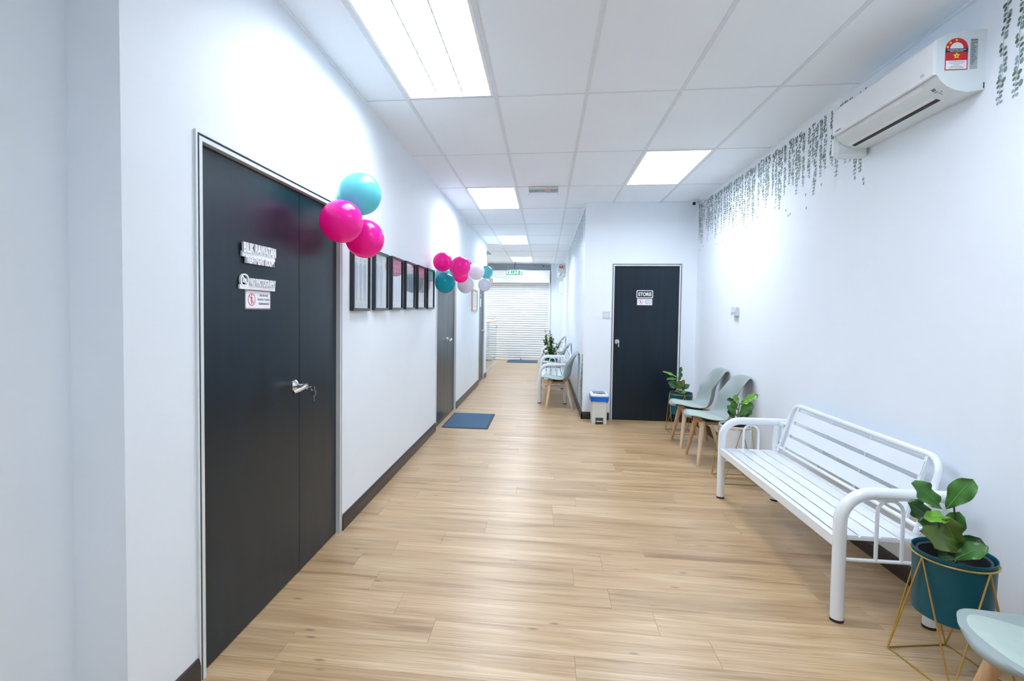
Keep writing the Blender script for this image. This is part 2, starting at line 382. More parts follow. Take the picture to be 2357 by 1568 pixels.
for k in range(-26, 75):
    y0 = 2.005+PW*k; y1 = y0+PW-.0006
    if y0 > YE: break
    xa, xb = (XL-.046, XR) if 1.364 < y0 < YS else ((-1.441, XR) if y0 <= 1.364 else ((XL-.046, XC) if y0 < YW else (-3.7, XC)))
    j = known.get(k, rnd.uniform(0, PL)); j = j-PL*math.ceil((j-xa)/PL)
    x = j
    while x < xb:
        a, b_ = max(x, xa), min(x+PL-.0006, xb)
        if b_-a > .03:
            vis = y0 > 1.15 and b_ > -1.75 and np_ < 300
            if vis:
                p = MB(); plank(p, a, b_, y0, y1); p.build('plank', m_floor, fl, smooth=0); np_ += 1
            else: plank(rest, a, b_, y0, y1)
        x += PL
rest.build('planks_out_of_sight', m_floor, fl, smooth=0, kind='stuff')
# ------------------------------------------------------------------ ceiling
ce = box('ceiling', m_dark, None, -3.75, XR+.05, YB, YE+.05, 2.96, 3.0, smooth=0); tag(ce, kind='structure')
XG = [-.953+.6*i for i in range(-4, 6)]; YG = [3.359+1.2*k for k in range(-5, 10)]
LIGHTS = [(-.953, 2.159), (.847, 4.559), (-.953, 5.759), (-.953, 9.359), (-.953, 12.959), (-.953, -1.441), (-2.753, 12.959), (.847, .959)]
def is_light(x, y): return any(abs(x-a) < .05 and abs(y-b) < .05 for a, b in LIGHTS)
def xrange(y):
    if y < 1.364: return -1.441, XR
    if y < YS: return XL, XR
    if y < YW: return XL, XC
    return -3.7, XC
ys = [YB]+[y for y in YG if y > YB]+[YS, YW, YE]; ys = sorted(ys)
rows = [YB]+[y for y in YG if y > YB+.1]+[YE]
def tile_mesh(x0, x1, y0, y1):
    q = MB(); t = rnd.uniform(-.0008, .0008); q.bbox(x0+.003, x1-.003, y0+.003, y1-.004, ZC+.0035+t, ZC+.013, b=.0015); return q
def put_tile(x0, x1, y0, y1):
    if x1-x0 < .03 or y1-y0 < .03: return
    tile_mesh(x0, x1, y0, y1).build('ceiling_tile', m_tile, ce, smooth=0)
for r in range(len(rows)-1):
    y0, y1 = rows[r], rows[r+1]
    cuts = [c for c in (1.364, YS, YW) if y0+.02 < c < y1-.02]
    xs_lo = min(xrange(y0+.01)[0], xrange(y1-.01)[0]); xs_hi = max(xrange(y0+.01)[1], xrange(y1-.01)[1])
    xs = [xs_lo]+[x for x in XG if xs_lo+.02 < x < xs_hi-.02]+[xs_hi]
    for i in range(len(xs)-1):
        xa, xb = xs[i], xs[i+1]
        if is_light(xa, y0): continue
        ya_, yb_ = y0, y1
        for c in cuts:                                  # a wall ends or starts inside this row
            lo = xrange(c-.01); hi = xrange(c+.01); mid = (xa+xb)/2
            if not (lo[0]-.01 < mid < lo[1]+.01): ya_ = c
            if not (hi[0]-.01 < mid < hi[1]+.01): yb_ = c
        if xa < XC < xb-.02 and y0 < YS < y1:           # tile notched by the passage corner
            put_tile(xa, xb, y0, YS); put_tile(xa, XC, YS, y1); continue
        if y0 >= YS: xb = min(xb, XC)
        put_tile(xa, xb, ya_, yb_)
for x in XG:                                            # main runners
    segs = []
    if x > XC: segs = [(YB, YS)]
    elif x > XL: segs = [(YB, YE)]
    else: segs = [(YW, YE)]
    for a, b_ in segs:
        if x < -3.7: continue
        q = MB(); q.box(x-.0125, x+.0125, a, b_, ZC-.001, ZC+.003); q.box(x-.001, x+.001, a, b_, ZC+.003, ZC+.035); q.build('main_tee', m_tee, ce, smooth=0)
for y in YG:
    if y < YB+.1: continue
    a, b_ = xrange(y); q = MB(); q.box(a, b_, y-.006, y+.006, ZC, ZC+.0032); q.box(a, b_, y-.001, y+.001, ZC+.003, ZC+.03); q.build('cross_tee', m_tee, ce, smooth=0)
def angle(name, x0, x1, y0, y1):
    box(name, m_tile, ce, x0, x1, y0, y1, ZC-.001, ZC+.003, smooth=0)
angle('wall_angle', XL, XL+.018, 1.364, YW); angle('wall_angle', XR-.022, XR, YB, YS); angle('wall_angle', XC, XR, YS-.018, YS); angle('wall_angle', XC-.018, XC, YS, YE)
angle('wall_angle', -3.7, XC, YE-.018, YE)
# ------------------------------------------------------------------ troffers
def make_troffer():
    t = thing('ceiling_light', '', 'light', (0, 0, ZC), world=False)
    q = MB(); w, l = .6, 1.2
    for a in ((.013, .03, .013, l-.013), (w-.03, w-.013, .013, l-.013), (.03, w-.03, .013, .03), (.03, w-.03, l-.03, l-.013)): q.box(a[0], a[1], a[2], a[3], .0, .004)
    q.build('trim_frame', m_tray, t, smooth=0)
    q = MB(); q.box(.02, .03, .02, l-.02, .004, .10); q.box(w-.03, w-.02, .02, l-.02, .004, .10); q.box(.03, w-.03, .02, .03, .004, .10); q.box(.03, w-.03, l-.03, l-.02, .004, .10); q.box(.02, w-.02, .02, l-.02, .10, .11)
    q.build('housing', m_tray, t, smooth=0)
    q = MB(); q.box(.031, w-.031, .031, l-.031, .060, .068); q.build('lamp_panel', m_lamp, t, smooth=0)
    q = MB()
    for x in (.215, .385):                               # V-shaped reflectors between the lamps
        q.add([(x-.003, .03, .012), (x+.003, .03, .012), (x+.012, .03, .034), (x-.012, .03, .034), (x-.003, l-.03, .012), (x+.003, l-.03, .012), (x+.012, l-.03, .034), (x-.012, l-.03, .034)],
              [(0, 3, 2, 1), (4, 5, 6, 7), (0, 1, 5, 4), (1, 2, 6, 5), (2, 3, 7, 6), (3, 0, 4, 7)])
    q.build('reflector', m_louv, t, smooth=0)
    for i in range(12):
        y = .085+i*(l-.17)/11; q = MB(); q.add([(.03, y-.001, .014), (w-.03, y-.001, .014), (w-.03, y+.001, .014), (.03, y+.001, .014), (.03, y-.004, .030), (w-.03, y-.004, .030), (w-.03, y+.004, .030), (.03, y+.004, .030)],
              [(0, 3, 2, 1), (4, 5, 6, 7), (0, 1, 5, 4), (1, 2, 6, 5), (2, 3, 7, 6), (3, 0, 4, 7)]); q.build('louvre_blade', m_louv, t, smooth=0)
    return t
LL = ['large louvred ceiling light in front of the treatment room door', 'louvred ceiling light on the right, before the store door wall', 'ceiling light beside the small red-digit display',
      'second farthest ceiling light, further down the passage', 'farthest ceiling light, above the roller shutter end', 'ceiling light behind the viewer on the left', 'ceiling light over the reception counter round the corner', 'ceiling light above the viewer on the right']
tr = make_troffer()
for i, (x, y) in enumerate(LIGHTS):
    o = tr if i == 0 else copy_tree(tr)
    if i in (3, 4, 5, 6, 7):
        for ch in o.children:
            if ch.name.startswith('lamp_panel'): ch.data = ch.data.copy(); ch.data.materials[0] = m_lampfar if i in (3, 4, 6) else m_lampdim
    o.location = (x, y, ZC); tag(o, LL[i], 'light', 'louvred lights set in the ceiling grid')
# ------------------------------------------------------------------ baseboards
def baseboard(name, fn, a, b_):
    prof = [(0, 0), (.014, 0), (.014, .070), (.012, .074), (.012, .080), (.009, .088), (.006, .094), (0, .096)]
    q = MB(); V = [fn(t, d, z) for t in (a, b_) for d, z in prof]; n = len(prof)
    q.add(V, [tuple(range(n)), tuple(range(n, 2*n))[::-1]]+[(i, (i+1) % n, n+(i+1) % n, n+i)[::-1] for i in range(n)])
    tag(q.build(name, m_base, None, smooth=0), kind='structure')
FL = lambda t, d, z: (XL+d, t, z)
baseboard('baseboard_left_near', FL, 1.364, D1[0]-.002); baseboard('baseboard_left', FL, D1[1]+.004, D2[0]-.002); baseboard('baseboard_left_middle', FL, D2[1]+.004, D3[0]-.002); baseboard('baseboard_left_far', FL, D3[1]+.004, YW)
baseboard('baseboard_right', lambda t, d, z: (XR-d, t, z), YB, YS); baseboard('baseboard_passage_right', lambda t, d, z: (XC-d, t, z), YS-.014, YE)
baseboard('baseboard_store', lambda t, d, z: (t, YS-d, z), XC-.014, D4[0]-.002); baseboard('baseboard_store_right', lambda t, d, z: (t, YS-d, z), D4[1]+.002, XR-.014)
baseboard('baseboard_left_return', lambda t, d, z: (t, 1.364-d, z), -1.441, XL+.014)
# ------------------------------------------------------------------ doors
def door(name, fn, y0, y1, h, split=None, rec=.018):
    """fn(s, d, z): s along the wall, d out of the wall"""
    t = bpy.data.objects.new(name, None); COL.objects.link(t); t['kind'] = 'structure'
    def bx(q, s0, s1, d0, d1, z0, z1): q.prism([(s0, z0), (s1, z0), (s1, z1), (s0, z1)], lambda a, b, d: fn(a, d, b), d0, d1)
    w = .034
    for nm, mm, parts in (('door_frame', m_alu, [(0, .009, -.045, .008), (.018, w, -.045, .008)]), ('frame_groove', m_aludk, [(.009, .018, -.045, .005)])):
        q = MB()
        for a, b_, d0, d1 in parts:
            bx(q, y0+a, y0+b_, d0, d1, 0, h-a); bx(q, y1-b_, y1-a, d0, d1, 0, h-a); bx(q, y0+b_, y1-b_, d0, d1, h-b_, h-a)
        q.build(nm, mm, t, smooth=0)
    a, b_ = y0+w+.001, y1-w-.001; L = [(a, b_)] if split is None else [(a, split-.002), (split+.002, b_)]
    for s0, s1 in L:
        q = MB(); bx(q, s0, s1, -.045, -rec, .005, h-w-.003); q.build('door_leaf', m_door, t, smooth=0)
    return t
fL = lambda s, d, z: (XL+d, s, z)
fS = lambda s, d, z: (s, YS-d, z)
d1 = door('door_1', fL, *D1, split=2.478); d2 = door('door_2', fL, *D2, split=6.49); d3 = door('door_3', fL, *D3); d4 = door('door_4', fS, *D4, rec=.016)
def lever(par, c, fn):
    """rose, neck and a flat tapering lever that runs along +s, out of the leaf along d"""
    s, d, z = c
    q = MB(); V = []
    prof = [(.0, .0), (.033, .0), (.033, .004), (.026, .012), (.014, .020), (.012, .05)]
    n = 24
    for r, h in prof:
        for k in range(n): a = 2*PI*k/n; V.append(fn(s+r*math.cos(a), d+h, z+r*math.sin(a)))
    q.add(V, [(i*n+k, i*n+(k+1) % n, (i+1)*n+(k+1) % n, (i+1)*n+k) for i in range(len(prof)-1) for k in range(n)])
    h = q.build('door_handle', m_chrome, par)
    q = MB(); q.tube([fn(s, d+.045, z), fn(s+.0, d+.066, z)], .016, 14)
    q.tube([fn(s, d+.056, z+.002), fn(s-.02, d+.058, z-.001), fn(s-.06, d+.054, z-.010), fn(s-.095, d+.044, z-.016)], [.013, .0125, .010, .008], 12)
    q.build('lever', m_chrome, h)
    return h
lever(d1, (2.432, -.018, 1.0), fL)
h2 = lever(d2, (6.44, -.018, 1.03), fL)
lever(d3, (10.14, -.018, 1.01), fL)
q = MB(); q.lathe([(0, -.066), (.022, -.064), (.027, -.052), (.022, -.038), (.012, -.030), (.012, -.012), (.032, -.006), (.032, 0)], (.938, YS+.016, 1.028), 20, 'y')
q.build('door_handle', m_chrome, d4)
# keys
k1 = thing('key_bunch', 'keys hanging from the lever lock of the treatment room door', 'keys', (XL+.05, 2.43, .99))
q = MB(); kx = XL-.018+.066
q.box(kx, kx+.030, 2.4305, 2.4325, .995, 1.001); q.bbox(kx+.024, kx+.042, 2.4305, 2.4325, .991, 1.005, b=.0009); q.build('inserted_key', m_chrome, k1)
q = MB(); q.tube([(kx+.033+.009*math.cos(a), 2.4315, .988+.009*math.sin(a)) for a in [2*PI*i/14 for i in range(14)]], .0010, 6, closed=True); q.build('key_ring', m_chrome, k1)
q = MB(); q.bbox(kx+.021, kx+.046, 2.4345, 2.4368, .955, .979, b=.0009); q.bbox(kx+.029, kx+.038, 2.4345, 2.4368, .925, .955, b=.0009); q.build('hanging_key', m_chrome, k1)
k2 = thing('key', 'key in the round knob of the store door', 'key', (.95, YS-.06, 1.0)); q = MB(); q.bbox(.9375, .9395, YS-.078, YS-.052, 1.018, 1.034, b=.0008); q.bbox(.941, .955, YS-.066, YS-.064, .965, 1.010, b=.0008); q.build('blade', m_chrome, k2)
# ------------------------------------------------------------------ door signs
LP = XL-.018                              # face of the left leaves
rt, up = (0, 1, 0), (0, 0, 1)             # seen from the corridor: right is +y, normal = y x z = +x
s = thing('room_sign', 'raised white letters BILIK RAWATAN TREATMENT ROOM on the black double door', 'sign', (LP, 2.1, 1.6))
q = MB(); q.box(LP+.002, LP+.010, 1.972, 2.228, 1.618, 1.641); q.build('backing_bar', m_acry, s)
q = MB(); text_on(q, 'BILIK RAWATAN', (LP+.006, 1.975, 1.636), rt, up, .251, .043, .010, .03); text_on(q, 'TREATMENT ROOM', (LP+.006, 1.988, 1.591), rt, up, .222, .031, .010, .03)
q.build('lettering', m_acry, s, smooth=0)
s = thing('no_photography_sign', 'raised white NO PHOTOGRAPHY letters with a ringed camera symbol on the double door', 'sign', (LP, 2.1, 1.5))
q = MB(); q.box(LP+.002, LP+.010, 1.954, 2.227, 1.480, 1.499); q.build('backing_bar', m_acry, s)
q = MB(); text_on(q, 'NO PHOTOGRAPHY', (LP+.006, 2.022, 1.497), rt, up, .203, .032, .010, .03); q.build('lettering', m_acry, s, smooth=0)
circ = lambda r, n=28, sx=1: [(r*sx*math.cos(2*PI*i/n), r*math.sin(2*PI*i/n)) for i in range(n)]
q = MB(); ring2d(q, circ(.0285, sx=1.1), circ(.0225, sx=1.05), lambda a, b, t: (LP+t, 1.990+a, 1.517+b), .002, .011)
q.prism([(-.018, .014), (-.013, .018), (.018, -.013), (.014, -.018)], lambda a, b, t: (LP+t, 1.990+a, 1.517+b), .003, .011)
q.prism([(-.012, -.009), (.012, -.009), (.012, .007), (.005, .007), (.003, .011), (-.003, .011), (-.005, .007), (-.012, .007)], lambda a, b, t: (LP+t, 1.990+a, 1.517+b), .002, .009)
q.build('camera_symbol', m_acry, s, smooth=0)
def notice(org, fn, w, h, label, rtv, nv, group):
    """white laminated no-entry notice; fn(a, b, t)"""
    s = thing('entry_notice', label, 'notice', org, group)
    q = MB(); q.prism(rrect(w+.008, h+.008, .004), fn, 0, .0012); q.build('laminate', mat('laminate_film', (.30, .36, .42), rough=.2), s, smooth=0)
    q = MB(); q.prism(rrect(w, h, h*.12), fn, .0012, .0018); q.build('card', m_acry, s, smooth=0)
    q = MB(); ring2d(q, rrect(w, h, h*.12), rrect(w-.003, h-.003, h*.11), fn, .0018, .0022)
    cx = -w*.27; r = h*.355
    o = [(cx+a, b) for a, b in circ(r)]; i_ = [(cx+a, b) for a, b in circ(r*.84)]; ring2d(q, o, i_, fn, .0018, .0023)
    q.prism([(cx-r*.72, r*.58), (cx-r*.58, r*.72), (cx+r*.72, -r*.58), (cx+r*.58, -r*.72)], fn, .0021, .0024)
    q.build('prohibition_ring', m_rose, s, smooth=0)
    q = MB(); q.prism([(cx+a, r*.62+b) for a, b in circ(r*.13, 10)], fn, .0018, .0020)
    q.prism([(cx-r*.22, -r*.1), (cx-r*.18, r*.42), (cx+r*.18, r*.42), (cx+r*.22, -r*.1), (cx+r*.12, -r*.1), (cx+r*.10, -r*.7), (cx+r*.01, -r*.7), (cx, -r*.15), (cx-r*.01, -r*.7), (cx-r*.10, -r*.7), (cx-r*.12, -r*.1)], fn, .0018, .0020)
    q.build('walking_figure', m_blue, s, smooth=0)
    q = MB()
    for k, (tx, ww) in enumerate((('DILARANG', .36), ('MASUK TANPA', .50), ('KEBENARAN', .42))):
        p0 = Vector(fn(w*.225-w*ww/2, h*(.20-.24*k), .0019))
        text_on(q, tx, p0, rtv, (0, 0, 1), w*ww, h*.12, .0003, .02)
    q.build('lettering', m_blue, s, smooth=0)
    return s
notice((LP, 2.10, 1.437), lambda a, b, t: (LP+.0005+t, 2.102+a, 1.437+b), .192, .078, 'laminated no-entry notice under the raised letters on the double door', (0, 1, 0), 1, 'no-entry notices')
YD = YS+.016
notice((1.278, YD, 1.55), lambda a, b, t: (1.278+a, YD-.0005-t, 1.551+b), .188, .078, 'laminated no-entry notice under the STORE plate', (1, 0, 0), 1, 'no-entry notices')
s = thing('store_sign', 'black STORE plate with white rounded outline on the store door', 'sign', (1.277, YD, 1.65))
fn = lambda a, b, t: (1.277+a, YD-t, 1.652+b)
q = MB(); q.prism(rrect(.212, .106, .014), fn, .0005, .003); q.build('plate', mat('plate_black', (.03, .035, .045), rough=.3), s, smooth=0)
q = MB(); ring2d(q, rrect(.208, .102, .013), rrect(.190, .084, .008), fn, .003, .0045); q.build('outline', m_acry, s, smooth=0)
q = MB(); text_on(q, 'STORE', (1.277-.083, YD-.0032, 1.652-.024), (1, 0, 0), up, .166, .048, .001, .035); q.build('lettering', m_acry, s, smooth=0)
# notice on the second far door
s = thing('door_card', 'small white card on the far single door', 'card', (LP, 9.85, 1.6)); q = MB(); q.box(LP+.0005, LP+.002, 9.72, 9.86, 1.50, 1.74); q.build('card', m_acry, s, smooth=0); q = MB(); q.box(LP+.002, LP+.003, 9.73, 9.85, 1.66, 1.73); q.build('card_heading', m_blue, s, smooth=0)
# ------------------------------------------------------------------ framed posters
def poster(idx, y0, label):
    y1, z0, z1 = y0+.315, 1.392+.006*idx, 1.832+.004*idx
    p = thing('picture_frame', label, 'picture', (XL, (y0+y1)/2, z0), 'black framed charts on the left wall')
    q = MB(); w = .019
    q.bbox(XL, XL+.030, y0, y0+w, z0, z1, b=.0015); q.bbox(XL, XL+.030, y1-w, y1, z0, z1, b=.0015); q.bbox(XL, XL+.030, y0+w, y1-w, z0, z0+w, b=.0015); q.bbox(XL, XL+.030, y0+w, y1-w, z1-w, z1, b=.0015)
    q.build('frame', m_frame, p)
    x = XL+.014; a, b_ = y0+w, y1-w; c, d = z0+w, z1-w
    q = MB(); q.box(XL+.002, x, a, b_, c, d); q.build('print', m_paper, p, smooth=0)
    q = MB(); q.box(XL+.021, XL+.022, a, b_, c, d); q.build('glass_pane', m_glass, p, smooth=0)
    q = MB(); q2 = MB(); cy = (a+b_)/2; W_ = b_-a; H = d-c; g = random.Random(idx*5+1)
    figs = [(-.27,), (0,), (.27,)] if idx != 1 else [(-.3,), (.05,)]
    sc = 1 if idx != 1 else 1.25
    for (fx,) in figs:                                   # anatomical figures: head, trunk, arms, legs
        o = [(-.012, -.15), (-.022, -.02), (-.030, .04), (-.026, .085), (-.008, .105), (.008, .105), (.026, .085), (.030, .04), (.022, -.02), (.012, -.15), (.003, -.15), (0, -.03), (-.003, -.15)]
        q.prism([(cy+fx*W_+u*sc, c+H*.5+v*sc) for u, v in o], lambda u, v, t: (x+t, u, v), .0002, .0006)
        q.prism([(cy+fx*W_+u*sc, c+H*.5+.123*sc+v*sc) for u, v in circ(.012, 10)], lambda u, v, t: (x+t, u, v), .0002, .0006)
        for k in range(14):
            zz = c+H*.14+k*H*.056; yy = cy+fx*W_+g.choice((-1, 1))*g.uniform(.024, .036)
            if a+.004 < yy-.012 and yy+.012 < b_-.004: q2.box(x, x+.0005, yy-g.uniform(.004, .012), yy+g.uniform(.004, .012), zz, zz+.0014)
    for k in range(3): q2.box(x, x+.0005, cy-.07+.01*k, cy+.07-.01*k, d-.022-.008*k, d-.018-.008*k)
    for k in range(3): q2.box(x, x+.0005, a+.02+k*.09, a+.075+k*.09, c+.055, c+.058)
    q2.box(x, x+.0005, cy-.04, cy+.04, c+.02, c+.023)
    q.build('figure_print', m_ink, p, smooth=0); q2.build('caption_print', m_ink2, p, smooth=0)
    q = MB(); q.tube([(XL+.002, (y0+y1)/2-.01, z1), (XL+.004, (y0+y1)/2, z1+.012), (XL+.002, (y0+y1)/2+.01, z1)], .0012, 6); q.build('hanger', m_black, p)
for i, (y0, lb) in enumerate(zip([3.108, 3.518, 3.923, 4.33, 4.75, 5.158], ['black framed chart nearest the double door, first in the row', 'second framed chart counted from the double door', 'third framed chart counted from the double door', 'fourth framed chart counted from the double door', 'fifth framed chart, second before the teal balloon', 'last framed chart, beside the teal balloon'])):
    poster(i, y0, lb)
p = thing('notice_frame', 'pale wooden framed notice between the two far doors', 'picture', (XL, 8.8, 1.4))
q = MB()
for a in ((8.46, 8.50, 1.405, 1.79), (9.07, 9.11, 1.405, 1.79), (8.50, 9.07, 1.405, 1.44), (8.50, 9.07, 1.755, 1.79)): q.bbox(XL, XL+.022, *a, b=.002)
q.build('frame', m_wframe, p); q = MB(); q.box(XL+.002, XL+.012, 8.5, 9.07, 1.44, 1.755); q.build('print', m_acry, p, smooth=0)
q = MB(); g = random.Random(3)
for k in range(9): q.box(XL+.012, XL+.0126, 8.56+g.uniform(0, .05), 8.95+g.uniform(0, .06), 1.48+.028*k, 1.489+.028*k)
q.build('caption_print', m_ink2, p, smooth=0)
# ------------------------------------------------------------------ balloons
def balloon(c, r, m, label, anchor=None, group=None, rz=0):
    t = thing('balloon', label, 'balloon', c, group)
    d = Vector(anchor)-Vector(c); L = d.length; d.normalize()
    a = d.orthogonal().normalized(); b = d.cross(a)
    prof = []
    for i in range(25):
        th = PI*i/24; rr = math.sin(th)*r; h = math.cos(th)*r
        if h > .5*r: h = h*1.0+(h/r-.5)**2*.22*r      # slight pear towards the knot
        prof.append((rr, h))
    n = 36; V = []; F = []
    for rr, h in prof:
        for k in range(n): an = 2*PI*k/n; V.append(Vector(c)+a*(rr*math.cos(an))+b*(rr*math.sin(an))+d*h)
    for i in range(24):
        for k in range(n): F.append((i*n+k, (i+1)*n+k, (i+1)*n+(k+1) % n, i*n+(k+1) % n))
    q = MB(); q.add(V, F); q.build('skin', m, t, smooth=80)
    tip = Vector(c)+d*(r*1.045); q = MB(); q.tube([tip-d*.004, tip+d*.006, tip+d*.012], [.006, .003, .008], 10); q.build('knot', m, t)
    if L > r*1.1+.015:
        q = MB(); q.tube([tip+d*.008, Vector(anchor)], .0008, 5); q.build('string', m_acry, t)
GA, GB, GC = 'balloons at the corner of the double door', 'balloons at the second door', 'balloons at the far single door'
A = (XL+.004, 2.86, 2.02)
balloon((-1.045, 2.723, 2.049), .118, m_cyan, 'light turquoise balloon at the top of the double door cluster', A, GA)
balloon((-1.085, 2.561, 1.867), .113, m_pink, 'hot pink balloon overlapping the double door, front of its cluster', A, GA)
balloon((-1.087, 2.912, 1.827), .115, m_pink, 'hot pink balloon hanging lowest, over the first framed chart', A, GA)
balloon((-1.150, 2.945, 2.098), .100, m_cyan, 'turquoise balloon mostly hidden behind the light turquoise one', A, GA)
B = (XL+.004, 5.60, 1.90)
balloon((-1.115, 5.330, 1.933), .104, m_pink, 'pink balloon highest on the left over the second door', B, GB)
balloon((-.890, 5.152, 1.866), .105, m_pink, 'large pink balloon in the middle of the second door cluster', B, GB)
balloon((-1.063, 5.227, 1.700), .109, m_btl, 'dark teal balloon beside the last framed chart', B, GB)
balloon((-1.170, 5.640, 1.822), .085, m_cyan, 'blue balloon peeping out between the pink and the dark teal ones', B, GB)
balloon((-.985, 5.745, 1.819), .086, m_pink, 'pink balloon half hidden under the large middle pink one', B, GB)
balloon((-1.020, 6.260, 1.975), .092, m_pink, 'pink balloon whose edge shows above the large white one', B, GB)
balloon((-.836, 5.964, 1.883), .102, m_bwh, 'large white balloon right of the middle pink one', B, GB)
balloon((-.970, 6.000, 1.722), .101, m_bwh, 'white balloon hanging lowest in the second door cluster', B, GB)
C3 = (XL+.004, 9.2, 2.0)
balloon((-1.047, 8.768, 2.098), .115, m_cyan, 'sky blue balloon farthest along the passage', C3, GC)
balloon((-1.050, 8.560, 1.864), .113, m_bwh, 'small looking white balloon under the far sky blue one', C3, GC)
balloon((-1.045, 9.120, 1.975), .085, m_cream, 'cream balloon behind the far white and blue ones', C3, GC)
# ------------------------------------------------------------------ chairs
def make_chair(mleg):
    t = thing('shell_chair', '', 'chair', (0, 0, 0), world=False)
    prof = [(.006, .424), (0, .436), (.008, .448), (.035, .453), (.09, .445), (.16, .430), (.23, .419), (.30, .412), (.355, .413), (.400, .430), (.430, .470), (.442, .530), (.449, .590), (.460, .650), (.477, .710), (.500, .765), (.522, .803), (.541, .823), (.556, .822), (.565, .806)]
    wid = [.07, .10, .135, .170, .205, .224, .230, .226, .218, .212, .207, .202, .198, .195, .191, .184, .170, .150, .128, .110]
    n = 20; V = []
    K = len(prof)
    for i, ((x, z), w) in enumerate(zip(prof, wid)):
        side = math.exp(-((i-10.3)/2.7)**2)            # raised flanks where seat meets back
        up_ = max(0, i-14)/5
        for k in range(n+1):
            u = -1+2*k/n; e = abs(u)**2.4
            fx = -side*.085*e-(.030*e if i > 11 else 0)*(1-up_*.8); fz = side*.045*e+(.012*e*(i/8) if i < 8 else 0)-up_*.022*abs(u)**3
            if i < 5: fx += .045*e*(1-i/5)
            V.append((x+fx, u*w, z+fz-.010*(1-u*u)*(1 if 2 < i < 9 else 0)))
    F = [(i*(n+1)+k, i*(n+1)+k+1, (i+1)*(n+1)+k+1, (i+1)*(n+1)+k) for i in range(K-1) for k in range(n)]
    q = MB(); q.add(V, F); sh = q.build('shell', m_chair, t, smooth=80)
    sd = sh.modifiers.new('s', 'SOLIDIFY'); sd.thickness = .009; sd.offset = -1
    sb = sh.modifiers.new('b', 'SUBSURF'); sb.levels = 1; sb.render_levels = 1
    # underside bowl of the shell
    # seat pad
    V = []; rings = 7; nn = 36
    def seat_z(x):
        for a in range(2, 10):
            if prof[a][0] <= x <= prof[a+1][0]:
                f_ = (x-prof[a][0])/(prof[a+1][0]-prof[a][0]); return prof[a][1]*(1-f_)+prof[a+1][1]*f_
        return .45
    for j in range(rings+1):
        rho = 1-j/rings
        for k in range(nn):
            a = 2*PI*k/nn; ca, sa = math.cos(a), math.sin(a)
            sx = math.copysign(abs(ca)**.75, ca)*.170*rho; sy = math.copysign(abs(sa)**.8, sa)*.192*rho
            x = .186+sx; y = sy*(1-.10*(sx/.158))
            V.append((x, y, seat_z(x)+.004+.017*(1-rho**6)-.010*(1-(y/.2)**2)+.004*(y/.17)**2))
    F = [(j*nn+k, j*nn+(k+1) % nn, (j+1)*nn+(k+1) % nn, (j+1)*nn+k) for j in range(rings) for k in range(nn)]
    q = MB(); q.add(V, F); q.build('seat_pad', m_cush, t, smooth=80)
    # base
    q = MB()
    for sg in (1, -1): q.add(*_bar((.11, .10*sg, .375), (.375, -.10*sg, .375), .030, .045))
    q.build('leg_cross', m_beech, t, smooth=0)
    q = MB(); q.bbox(.165, .32, -.10, .10, .392, .408, b=.004); q.build('mounting_plate', m_black, t)
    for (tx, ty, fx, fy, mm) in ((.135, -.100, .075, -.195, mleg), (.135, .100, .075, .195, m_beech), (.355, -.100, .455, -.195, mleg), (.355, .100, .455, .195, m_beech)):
        q = MB(); a = Vector((tx, ty, .395)); b = Vector((fx, fy, 0)); P = [a, a.lerp(b, .06), a.lerp(b, .5), b]
        q.tube(P, [.020, .0235, .020, .0135], 14); q.build('leg', mm, t)
    return t
def _bar(a, b, w, h):
    a, b = Vector(a), Vector(b); d = (b-a).normalized(); s = d.cross(Vector((0, 0, 1))).normalized()*(w/2); u = Vector((0, 0, h/2))
    V = [a-s-u, b-s-u, b+s-u, a+s-u, a-s+u, b-s+u, b+s+u, a+s+u]
    return V, [(0, 3, 2, 1), (4, 5, 6, 7), (0, 1, 5, 4), (1, 2, 6, 5), (2, 3, 7, 6), (3, 0, 4, 7)]
chair0 = make_chair(m_beech2)
CH = [(1.345, 4.93, 0, 'grey shell chair nearer the white bench, in the pair by the store door'), (1.350, 5.53, 0, 'grey shell chair nearer the store door, in the pair'),
      (1.258, 1.545, 0, 'grey shell chair cut off at the bottom right corner'), (-.045, 7.43, 0, 'grey shell chair first in the passage, before the white bench'),
      (-.045, 9.60, 0, 'grey shell chair between the two passage benches'), (-.045, 12.35, 0, 'grey shell chair farthest down the passage, past the last bench')]
for i, (x, y, rz, lb) in enumerate(CH):
    o = chair0 if i == 0 else copy_tree(chair0)
    o.location = (x, y, 0); tag(o, lb, 'chair', 'grey shell chairs with beech legs')
